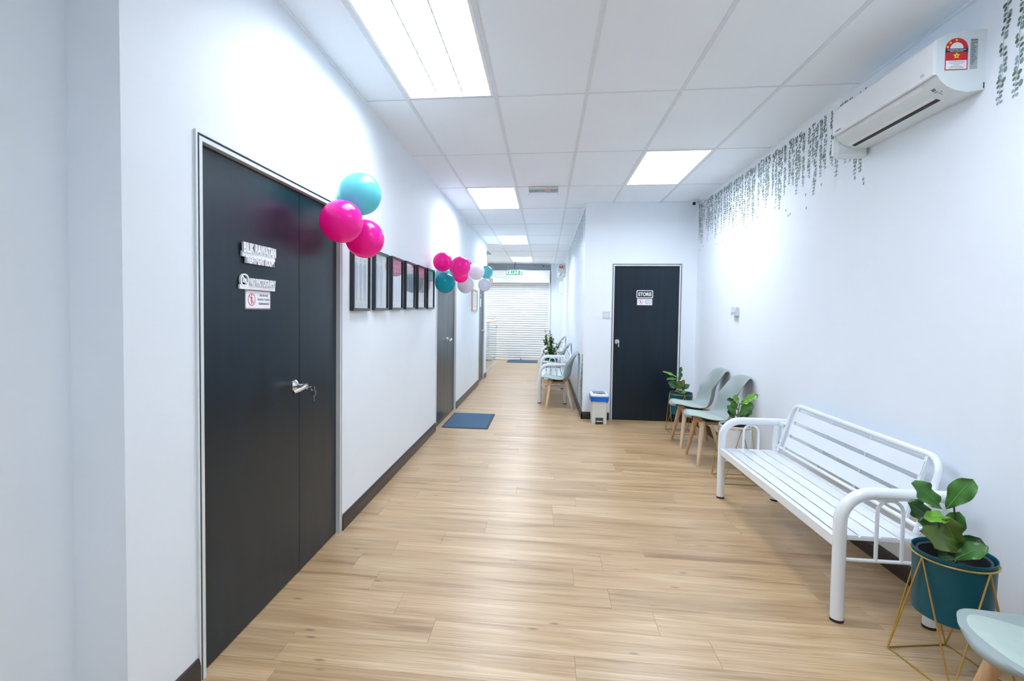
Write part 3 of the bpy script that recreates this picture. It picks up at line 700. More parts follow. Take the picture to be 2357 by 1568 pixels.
# ------------------------------------------------------------------ benches
def arc(c, r, a0, a1, n, fn):
    return [fn(c[0]+r*math.cos(math.radians(a0+(a1-a0)*i/n)), c[1]+r*math.sin(math.radians(a0+(a1-a0)*i/n))) for i in range(n+1)]
def make_bench():
    t = thing('metal_bench', '', 'bench', (0, 0, 0), world=False)
    L = 1.53
    for y in (0, L):
        fn = lambda a, b: (a, y, b)
        P = [(0, y, .006), (0, y, .46)]+arc((.135, .46), .135, 180, 90, 10, fn)[1:]+[(.40, y, .595), (.462, y, .595)]
        q = MB(); q.tube(P, .0275, 20); arm = q.build('armrest', m_white, t)
        q = MB(); q.lathe([(.0285, .0), (.0285, .012), (.028, .012)], (0, y, 0), 20); q.build('foot_cap', m_black, arm)
        q = MB(); q.tube([(.39, y, .006), (.39, y, .575)], .0275, 20); lg = q.build('leg', m_white, t)
        q = MB(); q.lathe([(.0285, .0), (.0285, .012), (.028, .012)], (.39, y, 0), 20); q.build('foot_cap', m_black, lg)
        q = MB(); q.tube([(.02, y, .286), (.375, y, .286)], .0085, 10); q.build('side_rail', m_white, t)
        q = MB(); q.tube([(.155, y, .286), (.155, y, .51)]+arc((.209, .512), .054, 180, 0, 12, fn)+[(.263, y, .51), (.263, y, .286)], .0082, 10); q.build('side_arch', m_white, t)
    y0, y1 = .022, L-.022
    q = MB(); q.bbox(-.018, .012, y0, y1, .335, .388, b=.003); q.build('front_rail', m_white, t)
    q = MB(); q.bbox(.36, .385, y0, y1, .345, .385, b=.003); q.build('rear_rail', m_white, t)
    for y in (y0, y1-.022): q = MB(); q.bbox(.012, .36, y, y+.022, .366, .383, b=.002); q.build('seat_rail', m_white, t)
    for k in range(2): yy = L*(k+1)/3; q = MB(); q.bbox(.012, .36, yy-.012, yy+.012, .362, .379, b=.002); q.build('seat_rail', m_white, t)
    for a, b_ in ((.020, .094), (.104, .178), (.188, .262), (.272, .345)):
        q = MB(); q.bbox(a, b_, y0+.001, y1-.001, .381, .389, b=.002); q.build('seat_slat', m_white, t)
    def bp(s, z): return (.375+(z-.40)*.29, s, z)        # back plane, leaning
    ya, yb = .075, L-.075; r = .085
    P = [bp(ya, .395), bp(ya, .66)]
    P += [bp(ya+r-r*math.cos(a), .66+r*math.sin(a)) for a in [math.radians(15*i) for i in range(1, 7)]]
    P += [bp(yb-r+r*math.sin(a), .66+r*math.cos(a)) for a in [math.radians(15*i) for i in range(0, 7)]]+[bp(yb, .395)]
    q = MB(); q.tube(P, .0155, 14); q.build('back_frame', m_white, t)
    q = MB(); q.tube([bp(ya-.04, .425), bp(yb+.04, .425)], .011, 10); q.build('back_rail', m_white, t)
    for s in (ya+.085, yb-.085): q = MB(); q.prism([(s-.009, .42), (s+.009, .42), (s+.009, .735), (s-.009, .735)], lambda a, b, d: (bp(a, b)[0]+d, a, b), -.010, .006); q.build('back_stile', m_white, t)
    for s in (ya+.5, yb-.5): q = MB(); q.tube([bp(s, .43), bp(s, .74)], .005, 8); q.build('back_rod', m_white, t)
    for a, b_ in ((.455, .525), (.548, .618), (.643, .713)):
        q = MB(); q.prism([(ya+.08, a), (yb-.08, a), (yb-.08, b_), (ya+.08, b_)], lambda s, z, d: (bp(s, z)[0]+d, s, z), -.016, -.010); q.build('back_slat', m_white, t)
    for s, sg in ((ya, -1), (yb, 1)):
        for z in (.46, .585):
            q = MB(); q.tube([(bp(s, z)[0]-.020, s, z), (bp(s, z)[0]-.012, s, z)], .0055, 8); q.build('bolt', m_brass, t)
        q = MB(); q.bbox(.40, .44, min(s, s+sg*.05), max(s, s+sg*.05), .575, .605, b=.003); q.build('bracket', m_white, t)
    return t
b0 = make_bench()
for i, (x, y, lb) in enumerate([(1.352, 2.41, 'white slatted metal bench against the right wall, nearest bench'), (-.068, 7.70, 'white slatted metal bench in the passage, behind the first grey chair'), (-.068, 10.42, 'white slatted metal bench farthest down the passage')]):
    o = b0 if i == 0 else copy_tree(b0)
    o.location = (x, y, 0); tag(o, lb, 'bench', 'white slatted metal benches')
# ------------------------------------------------------------------ plant stands, pots and plants
def make_stand():
    t = thing('plant_stand', '', 'plant stand', (0, 0, 0), world=False)
    h = .133; zt = .455; r = .131
    C = [(-h, -h), (h, -h), (h, h), (-h, h)]; r0 = .0036
    q = MB(); q.tube([(x, y, r0) for x, y in C+C[:1]], r0, 8); q.build('base_square', m_brass, t)
    q = MB(); q.tube([(r*math.cos(2*PI*i/40), r*math.sin(2*PI*i/40), zt) for i in range(40)], .0036, 8, closed=True); q.build('top_ring', m_brass, t)
    T = [(0, -r-.003), (r+.003, 0), (0, r+.003), (-r-.003, 0)]
    for i in range(4):
        for k in (i, (i+1) % 4): q = MB(); q.tube([(T[i][0], T[i][1], zt), (C[k][0], C[k][1], r0)], .0032, 8); q.build('wire_leg', m_brass, t)
    return t
def make_pot():
    t = thing('plant_pot', '', 'pot', (0, 0, 0), world=False)
    q = MB(); q.lathe([(.002, .222), (.118, .222), (.121, .226), (.1265, .466), (.128, .470), (.128, .474), (.1255, .474), (.123, .466), (.119, .25), (.0, .25)], n=48); q.build('outer_pot', m_teal, t)
    q = MB(); q.lathe([(.10, .30), (.112, .452), (.116, .458), (.114, .462), (.106, .458), (.10, .41), (.098, .405)], n=36); q.build('inner_pot', m_black, t)
    q = MB(); q.lathe([(.102, .40), (.07, .412), (.0, .416)], n=24); q.build('soil', m_soil, t)
    return t
ST = [(1.615, 2.13, .20, 'nearest brass wire stand, beside the near end of the white bench', 'dark teal pot beside the near end of the white bench'),
      (1.612, 4.392, .03, 'brass wire stand between the white bench and the grey chairs', 'white pot between the white bench and the grey chairs'),
      (1.612, 6.09, .05, 'brass wire stand in the corner by the store door', 'teal pot in the corner by the store door'),
      (.13, 10.10, 0, 'brass wire stand before the farthest passage bench', 'blue-teal pot before the farthest passage bench'),
      (.13, 12.95, 0, 'brass wire stand past the farthest grey chair', 'teal pot past the farthest grey chair')]
s0, p0 = make_stand(), make_pot()
for i, (x, y, rz, l1, l2) in enumerate(ST):
    a = s0 if i == 0 else copy_tree(s0); a.location = (x, y, 0); a.rotation_euler.z = rz; tag(a, l1, 'plant stand', 'brass wire plant stands')
    b = p0 if i == 0 else copy_tree(p0)
    if i == 1:
        for ch in b.children:
            if ch.name.startswith('outer'): ch.data = ch.data.copy(); ch.data.materials[0] = m_white
    b.location = (x, y, 0); tag(b, l2, 'pot', 'pots in wire stands')
def leaf(q, base, tip, w, nrm, curl=.15, wav=.0, fold=.18, n=10):
    """one fiddle-leaf blade: broad towards the tip, midrib fold, wavy rim"""
    B, T = Vector(base), Vector(tip); d = T-B; L = d.length; d.normalize(); N = Vector(nrm); N = (N-d*N.dot(d)).normalized(); S = d.cross(N)
    V = []; m = 6
    for i in range(n+1):
        s = i/n; ww = w*.58*(math.sin(PI*min(1, s)**1.3)**.6)*(.6+.4*s) if 0 < s < 1 else .0015
        ctr = B+d*(L*s)+N*(curl*L*(math.sin(PI*s)*.55-.0*s))
        for k in range(-m, m+1):
            u = k/m; V.append(ctr+S*(ww*u)+N*(abs(u)*ww*fold+wav*w*math.sin(s*15+u*2+w*99)*abs(u)**3*.14))
    F = [(i*(2*m+1)+k, i*(2*m+1)+k+1, (i+1)*(2*m+1)+k+1, (i+1)*(2*m+1)+k) for i in range(n) for k in range(2*m)]
    q.add(V, F)
m_vein = mat('leaf_vein', (.22, .42, .12), rough=.5)
def plant(name, label, c, leaves, stem, group):
    t = thing(name, label, 'plant', (c[0], c[1], .41), group)
    q = MB(); q.tube(stem, [.005]+[.004]*(len(stem)-2)+[.003], 8); st = q.build('stem', m_stem, t)
    for (b_, tp, w, nr, mi, curl) in leaves:
        q = MB(); leaf(q, b_, tp, w, nr, curl, 1.0); lf = q.build('leaf', m_leaf[mi], t, smooth=80)
        B, T = Vector(b_), Vector(tp); d = T-B; Ln = d.length; d.normalize(); N = Vector(nr); N = (N-d*N.dot(d)).normalized()
        q = MB(); P = [B+d*(Ln*s)+N*(curl*Ln*math.sin(PI*s)*.55+.0012) for s in (0, .2, .4, .6, .8, .95)]
        q.tube(P, [.0018, .0015, .0012, .001, .0008, .0004], 5); q.build('midrib', m_vein, lf)
c = (1.615, 2.13)
def at(x, z, dy=0, c=c): return (x, c[1]+dy, z)
#PLANTS
def lv(c, rows):
    out = []
    for (bx, bz, by, tx, tz, ty, w, mi, nr, curl) in rows: out.append(((bx, c[1]+by, bz), (tx, c[1]+ty, tz), w, nr, mi, curl))
    return out
up_l = (-.3, -.6, .7)
near = lv(c, [
    (1.559, .644, -.01, 1.418, .752, -.05, .082, 0, (-.1, -.85, .5), .10),
    (1.574, .645, -.01, 1.632, .780, -.05, .080, 0, (-.75, -.65, .1), .08),
    (1.552, .587, .03, 1.456, .650, .02, .080, 2, (-.3, -.8, .5), .10),
    (1.582, .611, -.03, 1.460, .625, -.06, .055, 1, (-.2, -.6, .75), .14),
    (1.607, .491, -.04, 1.434, .581, -.08, .090, 3, (-.2, -.75, .6), .12),
    (1.611, .499, -.03, 1.525, .624, -.06, .088, 3, (-.3, -.9, .2), .07),
    (1.614, .510, .01, 1.625, .633, .0, .070, 0, (-.75, -.65, .05), .08),
    (1.590, .540, .00, 1.470, .590, -.02, .075, 2, (-.3, -.7, .6), .10),
    (1.624, .444, -.01, 1.684, .545, -.03, .085, 2, (-.55, -.7, .4), .10),
    (1.577, .462, -.05, 1.662, .540, -.09, .064, 0, (-.4, -.6, .7), .14),
    (1.592, .462, -.04, 1.506, .487, -.08, .055, 2, (-.3, -.5, .8), .10)])
plant('fiddle_leaf_fig', 'leafy fig plant in the nearest pot, beside the bench end', c, near, [(1.622, 2.13, .41), (1.628, 2.128, .50), (1.618, 2.13, .58), (1.608, 2.13, .66)], 'fiddle leaf figs')
c2 = (1.612, 4.392)
mid = lv(c2, [
    (1.644, .639, -.0, 1.765, .736, -.05, .072, 1, (-.5, -.6, .6), .10),
    (1.640, .645, -.0, 1.565, .716, -.05, .070, 1, (-.1, -.7, .7), .10),
    (1.645, .650, -.02, 1.700, .690, -.09, .055, 1, (-.3, -.6, .7), .10),
    (1.618, .640, .02, 1.540, .687, .0, .050, 2, (-.1, -.7, .6), .10),
    (1.626, .597, -.01, 1.555, .668, -.04, .062, 0, (-.1, -.8, .5), .12),
    (1.617, .546, -.02, 1.520, .640, -.06, .058, 0, (.1, -.85, .4), .10),
    (1.608, .515, .0, 1.540, .602, -.03, .058, 2, (.1, -.9, .2), .08),
    (1.625, .545, -.03, 1.718, .670, -.07, .085, 0, (-.6, -.75, .2), .08),
    (1.632, .530, .0, 1.732, .600, -.02, .080, 2, (-.5, -.7, .4), .10)])
plant('fiddle_leaf_fig', 'bright green fig plant between the bench and the grey chairs', c2, mid, [(1.612, 4.392, .41), (1.622, 4.39, .5), (1.640, 4.39, .65)], 'fiddle leaf figs')
c3 = (1.612, 6.09)
far = lv(c3, [
    (1.575, .645, -.01, 1.385, .722, -.05, .042, 1, (.1, -.6, .75), .08),
    (1.590, .655, .01, 1.610, .780, .0, .045, 2, (-.7, -.7, .1), .05),
    (1.570, .628, -.02, 1.430, .632, -.05, .048, 0, (0, -.6, .8), .12),
    (1.585, .605, .0, 1.618, .705, .01, .050, 2, (-.7, -.7, .1), .08),
    (1.582, .523, -.03, 1.450, .600, -.05, .095, 2, (.0, -.9, .35), .07),
    (1.597, .500, .0, 1.642, .628, -.01, .058, 3, (-.6, -.8, .1), .08),
    (1.610, .490, .0, 1.700, .574, -.02, .060, 2, (-.4, -.8, .4), .10),
    (1.590, .510, -.04, 1.568, .625, -.05, .062, 3, (-.2, -.9, .2), .08),
    (1.590, .470, -.05, 1.650, .490, -.08, .050, 3, (-.2, -.6, .7), .10),
    (1.600, .470, -.02, 1.530, .500, -.06, .05, 0, (0, -.6, .7), .10)])
plant('fiddle_leaf_fig', 'slender-leaved fig plant in front of the store door edge', c3, far, [(1.612, 6.09, .41), (1.596, 6.09, .52), (1.588, 6.09, .65)], 'fiddle leaf figs')
def bushy(label, c, top, seed, dens, flowers):
    g = random.Random(seed); t = thing('potted_shrub', label, 'plant', (c[0], c[1], .41))
    stems = MB(); fol = [MB(), MB(), MB()]; fl_ = MB()
    for k in range(9):
        a = g.uniform(0, 2*PI); r = g.uniform(.02, .19) if k else .02; h = top-.41-(.1+r*1.2 if k else 0); P = []
        for i in range(7): s_ = i/6; P.append(Vector((c[0]+math.cos(a)*r*s_**1.3, c[1]+math.sin(a)*r*s_**1.3, .40+h*s_)))
        stems.tube(P, .003, 5)
        for i in range(dens):
            s_ = .12+.88*i/dens; j = min(5, int(s_*6)); p = P[j].lerp(P[j+1], s_*6-j) if s_ < 1 else P[6]
            a2 = g.uniform(0, 2*PI); d = Vector((math.cos(a2), math.sin(a2), g.uniform(-.1, .7))).normalized()
            leaf(fol[g.randrange(3)], p, p+d*g.uniform(.05, .085), g.uniform(.032, .05), (0, 0, 1) if abs(d.z) < .9 else (1, 0, 0), .1, 0, n=4)
    stems.build('stem', m_stem, t)
    for q, mm in zip(fol, (m_leaf[0], m_leaf[1], m_leaf[0])): q.build('foliage', mm, t, smooth=80, kind='stuff')
    for x, y, z in flowers: fl_.lathe([(0, z-.035), (.018, z-.01), (.016, z+.02), (0, z+.04)], (x, y, 0), 8)
    if flowers: fl_.build('bloom', m_flower, t)
bushy('tall bushy green plant with orange blooms before the farthest bench', (.12, 10.10), 1.04, 5, 60, [(.10, 10.05, .86), (-.02, 10.0, .62)])
bushy('pale leafy plant behind the farthest passage bench', (.04, 12.95), .95, 9, 40, [])
# ------------------------------------------------------------------ bin
t = thing('pedal_bin', 'cream pedal bin with a blue bag, left of the store door', 'bin', (.70, 6.45, 0))
def taper(q, x0, x1, y0, y1, z0, z1, k, r=.02):
    o0 = rrect((x1-x0)*k, (y1-y0)*k, r, cx=(x0+x1)/2, cy=(y0+y1)/2); o1 = rrect(x1-x0, y1-y0, r, cx=(x0+x1)/2, cy=(y0+y1)/2); n = len(o0)
    q.add([(a, b, z0) for a, b in o0]+[(a, b, z1) for a, b in o1], [tuple(range(n))[::-1], tuple(range(n, 2*n))]+[(i, (i+1) % n, n+(i+1) % n, n+i) for i in range(n)])
q = MB(); taper(q, .600, .795, 6.335, 6.595, .085, .345, .94)
for a in ((.608, .650), (.745, .787)): q.bbox(a[0], a[1], 6.345, 6.585, 0, .09, b=.006)
q.bbox(.65, .745, 6.44, 6.585, .0, .09, b=.004); q.build('bin_body', m_bin, t)
q = MB(); q.bbox(.655, .740, 6.335, 6.44, .028, .042, b=.004); q.build('pedal', mat('pedal_grey', (.35, .42, .46), rough=.4), t)
q = MB(); g = random.Random(4); n = 60; V = []; 
ol = rrect(.222, .287, .03, n=14, cx=.697, cy=6.463); n = len(ol)
for j, (z, s_) in enumerate(((.352, 1.0), (.33, 1.01), (.305, .985), (.285, .95))):
    for i, (a, b) in enumerate(ol):
        w = .0035*math.sin(i*1.9+j)+g.uniform(-.001, .001); V.append((.697+(a-.697)*(s_+w*4), 6.463+(b-6.463)*(s_+w*4), z+(.010*math.sin(i*.35)+.004*math.sin(i*1.3) if j == 3 else 0)))
q.add(V, [(j*n+i, j*n+(i+1) % n, (j+1)*n+(i+1) % n, (j+1)*n+i)[::-1] for j in range(3) for i in range(n)]); q.build('bin_bag', m_bag, t)
q = MB(); taper(q, .588, .806, 6.323, 6.605, .345, .372, 1.0, .028); taper(q, .60, .794, 6.335, 6.593, .372, .382, 1.04, .025); q.build('lid_rim', m_acpan, t)
q = MB(); q.bbox(.618, .777, 6.375, 6.575, .379, .386, b=.003); q.build('lid_flap', m_lid, t)
q = MB(); q.bbox(.665, .73, 6.352, 6.372, .380, .388, b=.002); q.build('lid_latch', m_black, t)
# ------------------------------------------------------------------ floor mats
def doormat(label, x0, x1, y0, y1, group, rz=0):
    t = thing('door_mat', label, 'mat', ((x0+x1)/2, (y0+y1)/2, 0), group)
    q = MB(); q.bbox(x0, x1, y0, y1, 0, .005, b=.002); q.build('rubber_base', m_matedge, t)
    q = MB(); n = int((x1-x0-.04)/.012)
    for k in range(n): a = x0+.02+k*.012; q.add([(a, y0+.02, .005), (a+.011, y0+.02, .005), (a+.011, y1-.02, .005), (a, y1-.02, .005), (a+.002, y0+.021, .010), (a+.009, y0+.021, .010), (a+.009, y1-.021, .010), (a+.002, y1-.021, .010)], [(4, 5, 6, 7), (0, 1, 5, 4), (1, 2, 6, 5), (2, 3, 7, 6), (3, 0, 4, 7)])
    q.build('ribbed_pile', m_mat, t, smooth=0, kind='stuff')
doormat('blue ribbed door mat on the floor outside the second door', -1.222, -.658, 5.845, 6.73, 'blue ribbed door mats')
doormat('blue mat at the foot of the roller shutter', -1.05, -.20, 13.79, 14.55, 'blue ribbed door mats')
doormat('blue mat seen through the glass counter', -1.95, -1.50, 14.0, 14.35, 'blue ribbed door mats')
# ------------------------------------------------------------------ wall switches
def plate(name, label, fn, w, h, d, n):
    t = thing(name, label, 'switch', fn(0, 0, 0))
    q = MB(); q.prism(rrect(w, h, .004), fn, 0, d); q.build('face_plate', mat('switch_plastic', (.62, .67, .74), rough=.4), t, smooth=0)
    for k in range(n):
        a = (k-(n-1)/2)*w*.28; q = MB(); q.prism(rrect(w*.2, h*.32, .002, cx=a, cy=h*.06), fn, d, d+.004); q.build('rocker', m_plast, t, smooth=0)
    q = MB()
    for sx in (-.36, .36): q.prism([(sx*w+a, -h*.25+b) for a, b in circ(.003, 8)], fn, d, d+.001)
    q.build('screw', m_chrome, t, smooth=0)
plate('wall_switch', 'white switch plate between the bin and the store door', lambda a, b, t: (.789+a, YS-t, 1.378+b), .090, .088, .010, 2)
plate('wall_switch', 'square switch box alone on the right wall', lambda a, b, t: (XR-t, 5.27-a, 1.432+b), .130, .088, .034, 3)
# ------------------------------------------------------------------ air conditioners
def make_ac(cands=True):
    """local: y=0 near end (faces the camera), wall at x=0, body towards -x, z0 bottom"""
    t = thing('air_conditioner', '', 'air conditioner', (0, 0, 0), world=False)
    Ln = .78
    prof = [(0, .01), (-.07, .0), (-.12, .012), (-.155, .030), (-.178, .052), (-.192, .075), (-.200, .085), (-.200, .225), (-.195, .235), (-.150, .258), (-.085, .272), (-.02, .272), (0, .272)]
    q = MB(); V = [(x, y, z) for y in (0, Ln) for x, z in prof]; n = len(prof)
    q.add(V, [tuple(range(n)), tuple(range(n, 2*n))[::-1]]+[(i, n+i, n+(i+1) % n, (i+1) % n) for i in range(n)]); q.build('housing', m_acshell, t, smooth=30)
    q = MB(); pp = [(-.199, .080), (-.212, .082), (-.214, .088), (-.214, .222), (-.208, .232), (-.150, .262), (-.146, .258), (-.199, .230)]
    n = len(pp); V = [(x, y, z) for y in (.0, Ln) for x, z in pp]; q.add(V, [tuple(range(n)), tuple(range(n, 2*n))[::-1]]+[(i, n+i, n+(i+1) % n, (i+1) % n) for i in range(n)]); q.build('front_panel', m_acpan, t, smooth=30)
    def under(q, s0, s1, a, b, o0=.0, o1=.003):          # slab on the curved underside between profile points
        (xa, za), (xb, zb) = a, b; dx, dz = xb-xa, zb-za; l = math.hypot(dx, dz); nx, nz = (dz/l, -dx/l)
        if nz > 0: nx, nz = -nx, -nz
        P = [(xa+nx*o0, za+nz*o0), (xb+nx*o0, zb+nz*o0), (xb+nx*o1, zb+nz*o1), (xa+nx*o1, za+nz*o1)]
        q.add([(x, y, z) for y in (s0, s1) for x, z in P], [(0, 1, 2, 3), (7, 6, 5, 4), (0, 4, 5, 1), (1, 5, 6, 2), (2, 6, 7, 3), (3, 7, 4, 0)])
    q = MB(); under(q, .10, Ln-.03, (-.126, .014), (-.194, .073)); q.build('air_flap', m_acpan, t, smooth=0)
    q = MB(); under(q, .10, Ln-.04, (-.106, .0065), (-.124, .0125), 0, .0015); q.build('outlet_slot', m_black, t, smooth=0)
    q = MB(); under(q, .0, Ln, (-.1985, .0790), (-.1995, .0815), 0, .0012); q.build('panel_gap', m_grey, t, smooth=0)
    q = MB(); under(q, .052, .072, (-.150, .028), (-.168, .043), 0, .0014); q.build('receiver_window', m_lid, t, smooth=0); q = MB(); under(q, .03, .045, (-.118, .013), (-.13, .019), 0, .0012)
    q.build('button_pad', m_grey, t, smooth=0)
    q = MB(); under(q, .040, .047, (-.14, .0225), (-.16, .0365), 0, .0012); under(q, .055, .060, (-.125, .016), (-.145, .025), 0, .0012); q.build('display_marks', m_grey, t, smooth=0)
    # energy label on the near end
    f = lambda a, b, tt: (a, -tt, b)
    cx, zb, zt, hw = -.119, .098, .238, .046
    arch = [(cx-hw, zb), (cx+hw, zb), (cx+hw, zt-hw)]+[(cx+hw*math.cos(a), zt-hw+hw*math.sin(a)) for a in [math.radians(10*i) for i in range(1, 18)]]+[(cx-hw, zt-hw)]
    q = MB(); q.prism(arch, f, 0, .0006); lb = q.build('energy_label', m_red, t, smooth=0)
    q = MB(); r = .027; q.prism([(cx+r*math.cos(a), zt-hw+r*math.sin(a)) for a in [math.radians(10*i) for i in range(0, 19)]], f, .0006, .0009); q.build('label_arch', m_acry, lb, smooth=0)
    q = MB(); q.prism([(cx-hw+.004, zb+.004), (cx+hw-.004, zb+.004), (cx+hw-.004, zb+.042), (cx-hw+.004, zb+.042)], f, .0006, .0009); q.build('label_white', m_acry, lb, smooth=0)
    q = MB(); q.prism([(cx-hw, zt-hw-.016), (cx+hw, zt-hw-.016), (cx+hw, zt-hw), (cx-hw, zt-hw)], f, .0006, .0010); q.build('label_band', m_navy, lb, smooth=0)
    star = lambda c_, r: [(c_[0]+(r if i % 2 == 0 else r*.45)*math.sin(i*PI/5), c_[1]+(r if i % 2 == 0 else r*.45)*math.cos(i*PI/5)) for i in range(10)]
    q = MB()
    for c_, r in (((cx-.037, zt-hw+.008), .007), ((cx-.026, zt-hw+.026), .007), ((cx-.002, zt-.009), .007), ((cx, zt-hw-.031), .015)): q.prism(star(c_, r), f, .0006, .0010)
    q.build('label_star', m_yel, lb, smooth=0)
    q = MB(); text_on(q, 'PENGGUNAAN TENAGA', (cx-.038, -.0010, zt-hw-.0075), (1, 0, 0), up, .076, .0045, .0002, .02); text_on(q, 'ENERGY CONSUMPTION', (cx-.027, -.0010, zt-hw-.0135), (1, 0, 0), up, .054, .0035, .0002, .02); q.build('band_lettering', m_acry, lb, smooth=0)
    q = MB(); text_on(q, '3', (cx-.004, -.0010, zt-hw-.0365), (1, 0, 0), up, .007, .010, .0002, .03)
    for k in range(5): w = (.033, .028, .012, .024, .03)[k]; q.box(cx-w, cx+w, -.0011, -.0009, zb+.035-.0065*k, zb+.0365-.0065*k)
    q.build('label_lettering', m_blue, lb, smooth=0)
    q = MB(); q.prism([(-.064, .100), (-.034, .100), (-.034, .232), (-.064, .232)], f, 0, .0006); rl = q.build('rating_label', mat('label_silver', (.42, .47, .49), rough=.4), t, smooth=0)
    q = MB(); text_on(q, 'DAIKIN', (-.062, -.0007, .2235), (1, 0, 0), up, .026, .006, .0002, .03)
    g = random.Random(2)
    for k in range(22): a = .217-.0046*k; q.box(-.062, -.062+g.uniform(.012, .026), -.0008, -.0006, a, a+.0015)
    q.build('rating_lettering', m_navy, rl, smooth=0)
    q = MB(); text_on(q, 'DAIKIN', (-.2143, Ln-.03, .092), (0, -1, 0), up, .055, .010, .0003, .02)
    q.build('maker_lettering', m_blue, t, smooth=0)
    q = MB(); fp = lambda a, b, tt: (-.214-tt, a, b); ring2d(q, [(.062+a*1.5, .104+b) for a, b in circ(.0075)], [(.062+a*1.5, .104+b) for a, b in circ(.006)], fp, 0, .0006)
    q.prism(rrect(.014, .004, .001, cx=.062, cy=.104), fp, 0, .0006); q.build('oval_badge', m_grey, t, smooth=0)
    q = MB(); q.prism([(-.006, .015), (-.002, .015), (-.002, .04), (-.006, .04)], f, 0, .001); q.build('pipe_notch', m_black, t, smooth=0)
    q = MB(); q.bbox(-.195, -.001, Ln+.002, Ln+.06, -.045, .09, b=.02); q.build('pipe_cover', m_plast, t)
    return t
ac = make_ac(); ac.location = (XR, 2.475, 2.399); tag(ac, 'white wall air conditioner high on the right wall above the bench', 'air conditioner', 'wall air conditioners')
a2 = copy_tree(ac); a2.location = (XC, 12.9, 2.40); tag(a2, 'white wall air conditioner far down the passage', 'air conditioner', 'wall air conditioners')
# ------------------------------------------------------------------ vine wall decals
def vine(ln, seed, dark, lf=.0105):
    g = random.Random(seed); Q = [MB() for _ in range(5)]; z = 0; side = 1
    st = []
    drift = g.uniform(-.012, .012)
    while z > -ln:
        f_ = -z/ln; y = drift*f_*2+.004*math.sin(z*30+seed); st.append((y, z))
        for sd in (1, -1):
            if g.random() < .12: continue
            L = lf*g.uniform(.8, 1.2)*(1 if f_ < .85 else .75); w = L*.66; a = g.uniform(.5, 1.25); cy, cz = y+sd*L*1.0, z-L*.1+g.uniform(-.004, .004)
            ca, sa = math.cos(a), math.sin(a); o = [(cy-math.cos(t_)*L*ca+math.sin(t_)*w*sa, cz+math.cos(t_)*L*sa+math.sin(t_)*w*ca) for t_ in [2*PI*i/8 for i in range(8)]]
            lay = .0004+.0002*g.random()
            ci = min(4, max(0, int(g.gauss(dark+f_*2.6, .8)))); Q[ci].add([(-lay, a_, b_) for a_, b_ in o], [tuple(range(8))])
        z -= lf*1.9*g.uniform(.85, 1.2)
    return Q, st, drift
def make_strand(ln, seed, dark, lf=.0105):
    t = bpy.data.objects.new('vine_strand', None); COL.objects.link(t)
    Q, st, dr = vine(ln, seed, dark, lf)
    for i, q in enumerate(Q):
        if q.v: q.build('leaf_print', m_decal[i], t, smooth=0, kind='stuff')
    q = MB()
    for (a, b), (c_, d_) in zip(st[:-1], st[1:]): q.add([(-.0003, a-.0008, b), (-.0003, a+.0008, b), (-.0003, c_+.0008, d_), (-.0003, c_-.0008, d_)], [(0, 1, 2, 3)])
    q.build('stem_print', m_decal[1], t, smooth=0, kind='stuff')
    return t
protos = [make_strand(l, 11+i, d) for i, (l, d) in enumerate([(.27, .3), (.34, .2), (.40, .5), (.45, .2), (.50, .4), (.37, .0)])]
used = set()
def strand_at(par, k, y, z, x=0):
    o = protos[k] if k not in used else copy_tree(protos[k]); used.add(k); o.parent = par; o.location = (x, y, z); return o
dr = thing('vine_wall_decal', 'row of eucalyptus strands printed high on the right wall', 'wall sticker', (XR-.001, 5.0, 2.79), world=False)
g = random.Random(21); y = 6.60; cnt = 0; pat = [3, 1, 4, 2, 0, 5, 3, 1, 2]
while y > 3.28:
    k = pat[cnt % 9] if g.random() < .7 else g.randrange(6)
    strand_at(dr, k, y-5.0, g.uniform(-.02, .0)); cnt += 1
    y -= .052 if cnt % 5 else .085
for (y, z, k) in ((2.375, 0.12, 4), (2.302, .14, 4), (2.24, .05, 3), (2.17, .02, 3), (2.10, .02, 4)):
    strand_at(dr, k, y-5.0, z if z < .02 else .02)
q = MB(); g = random.Random(5)
for k in range(26):
    y = g.uniform(3.3, 6.6)-5; z = -g.uniform(.46, .60); q.add([(-.0004, y+.006*math.cos(a)-.004*math.sin(a), z+.011*math.sin(a)+.003*math.cos(a)) for a in [2*PI*i/8 for i in range(8)]], [tuple(range(8))])
q.add([(-.0004, 2.302-5+.009*math.cos(a)-.004*math.sin(a), -.43+.014*math.sin(a)+.003*math.cos(a)) for a in [2*PI*i/8 for i in range(8)]], [tuple(range(8))])
q.build('falling_leaf_print', m_decal[2], dr, smooth=0, kind='stuff')
d5 = thing('vine_wall_decal', 'faint eucalyptus strands printed high on the passage wall', 'wall sticker', (XC-.001, 8.0, 2.79), world=False)
y = 6.70; cnt = 0
while y < 11.4:
    strand_at(d5, pat[cnt % 9], y-8.0, g.uniform(-.02, 0)); cnt += 1; y += .062 if cnt % 5 else .11
d6 = thing('vine_wall_decal', 'green vine printed low on the passage wall beside its corner', 'wall sticker', (XC-.001, 7.0, .86), world=False)
big = [make_strand(l, 40+i, .4, .026) for i, l in enumerate((.80, .72, .62, .50, .78, .40))]
for o, (y, z) in zip(big, ((6.69, -.02), (6.76, -.10), (6.84, -.18), (6.93, -.30), (6.73, -.04), (7.05, -.42))): o.parent = d6; o.location = (0, y-7.0, z)
for y, z, k in ((6.72, -.02, 4), (6.735, -.34, 4), (6.80, -.40, 3), (6.76, -.2, 5), (6.90, -.35, 4), (7.0, -.5, 1), (7.12, -.05, 0), (6.86, -.02, 1)): strand_at(d6, k, y-7.0, z)
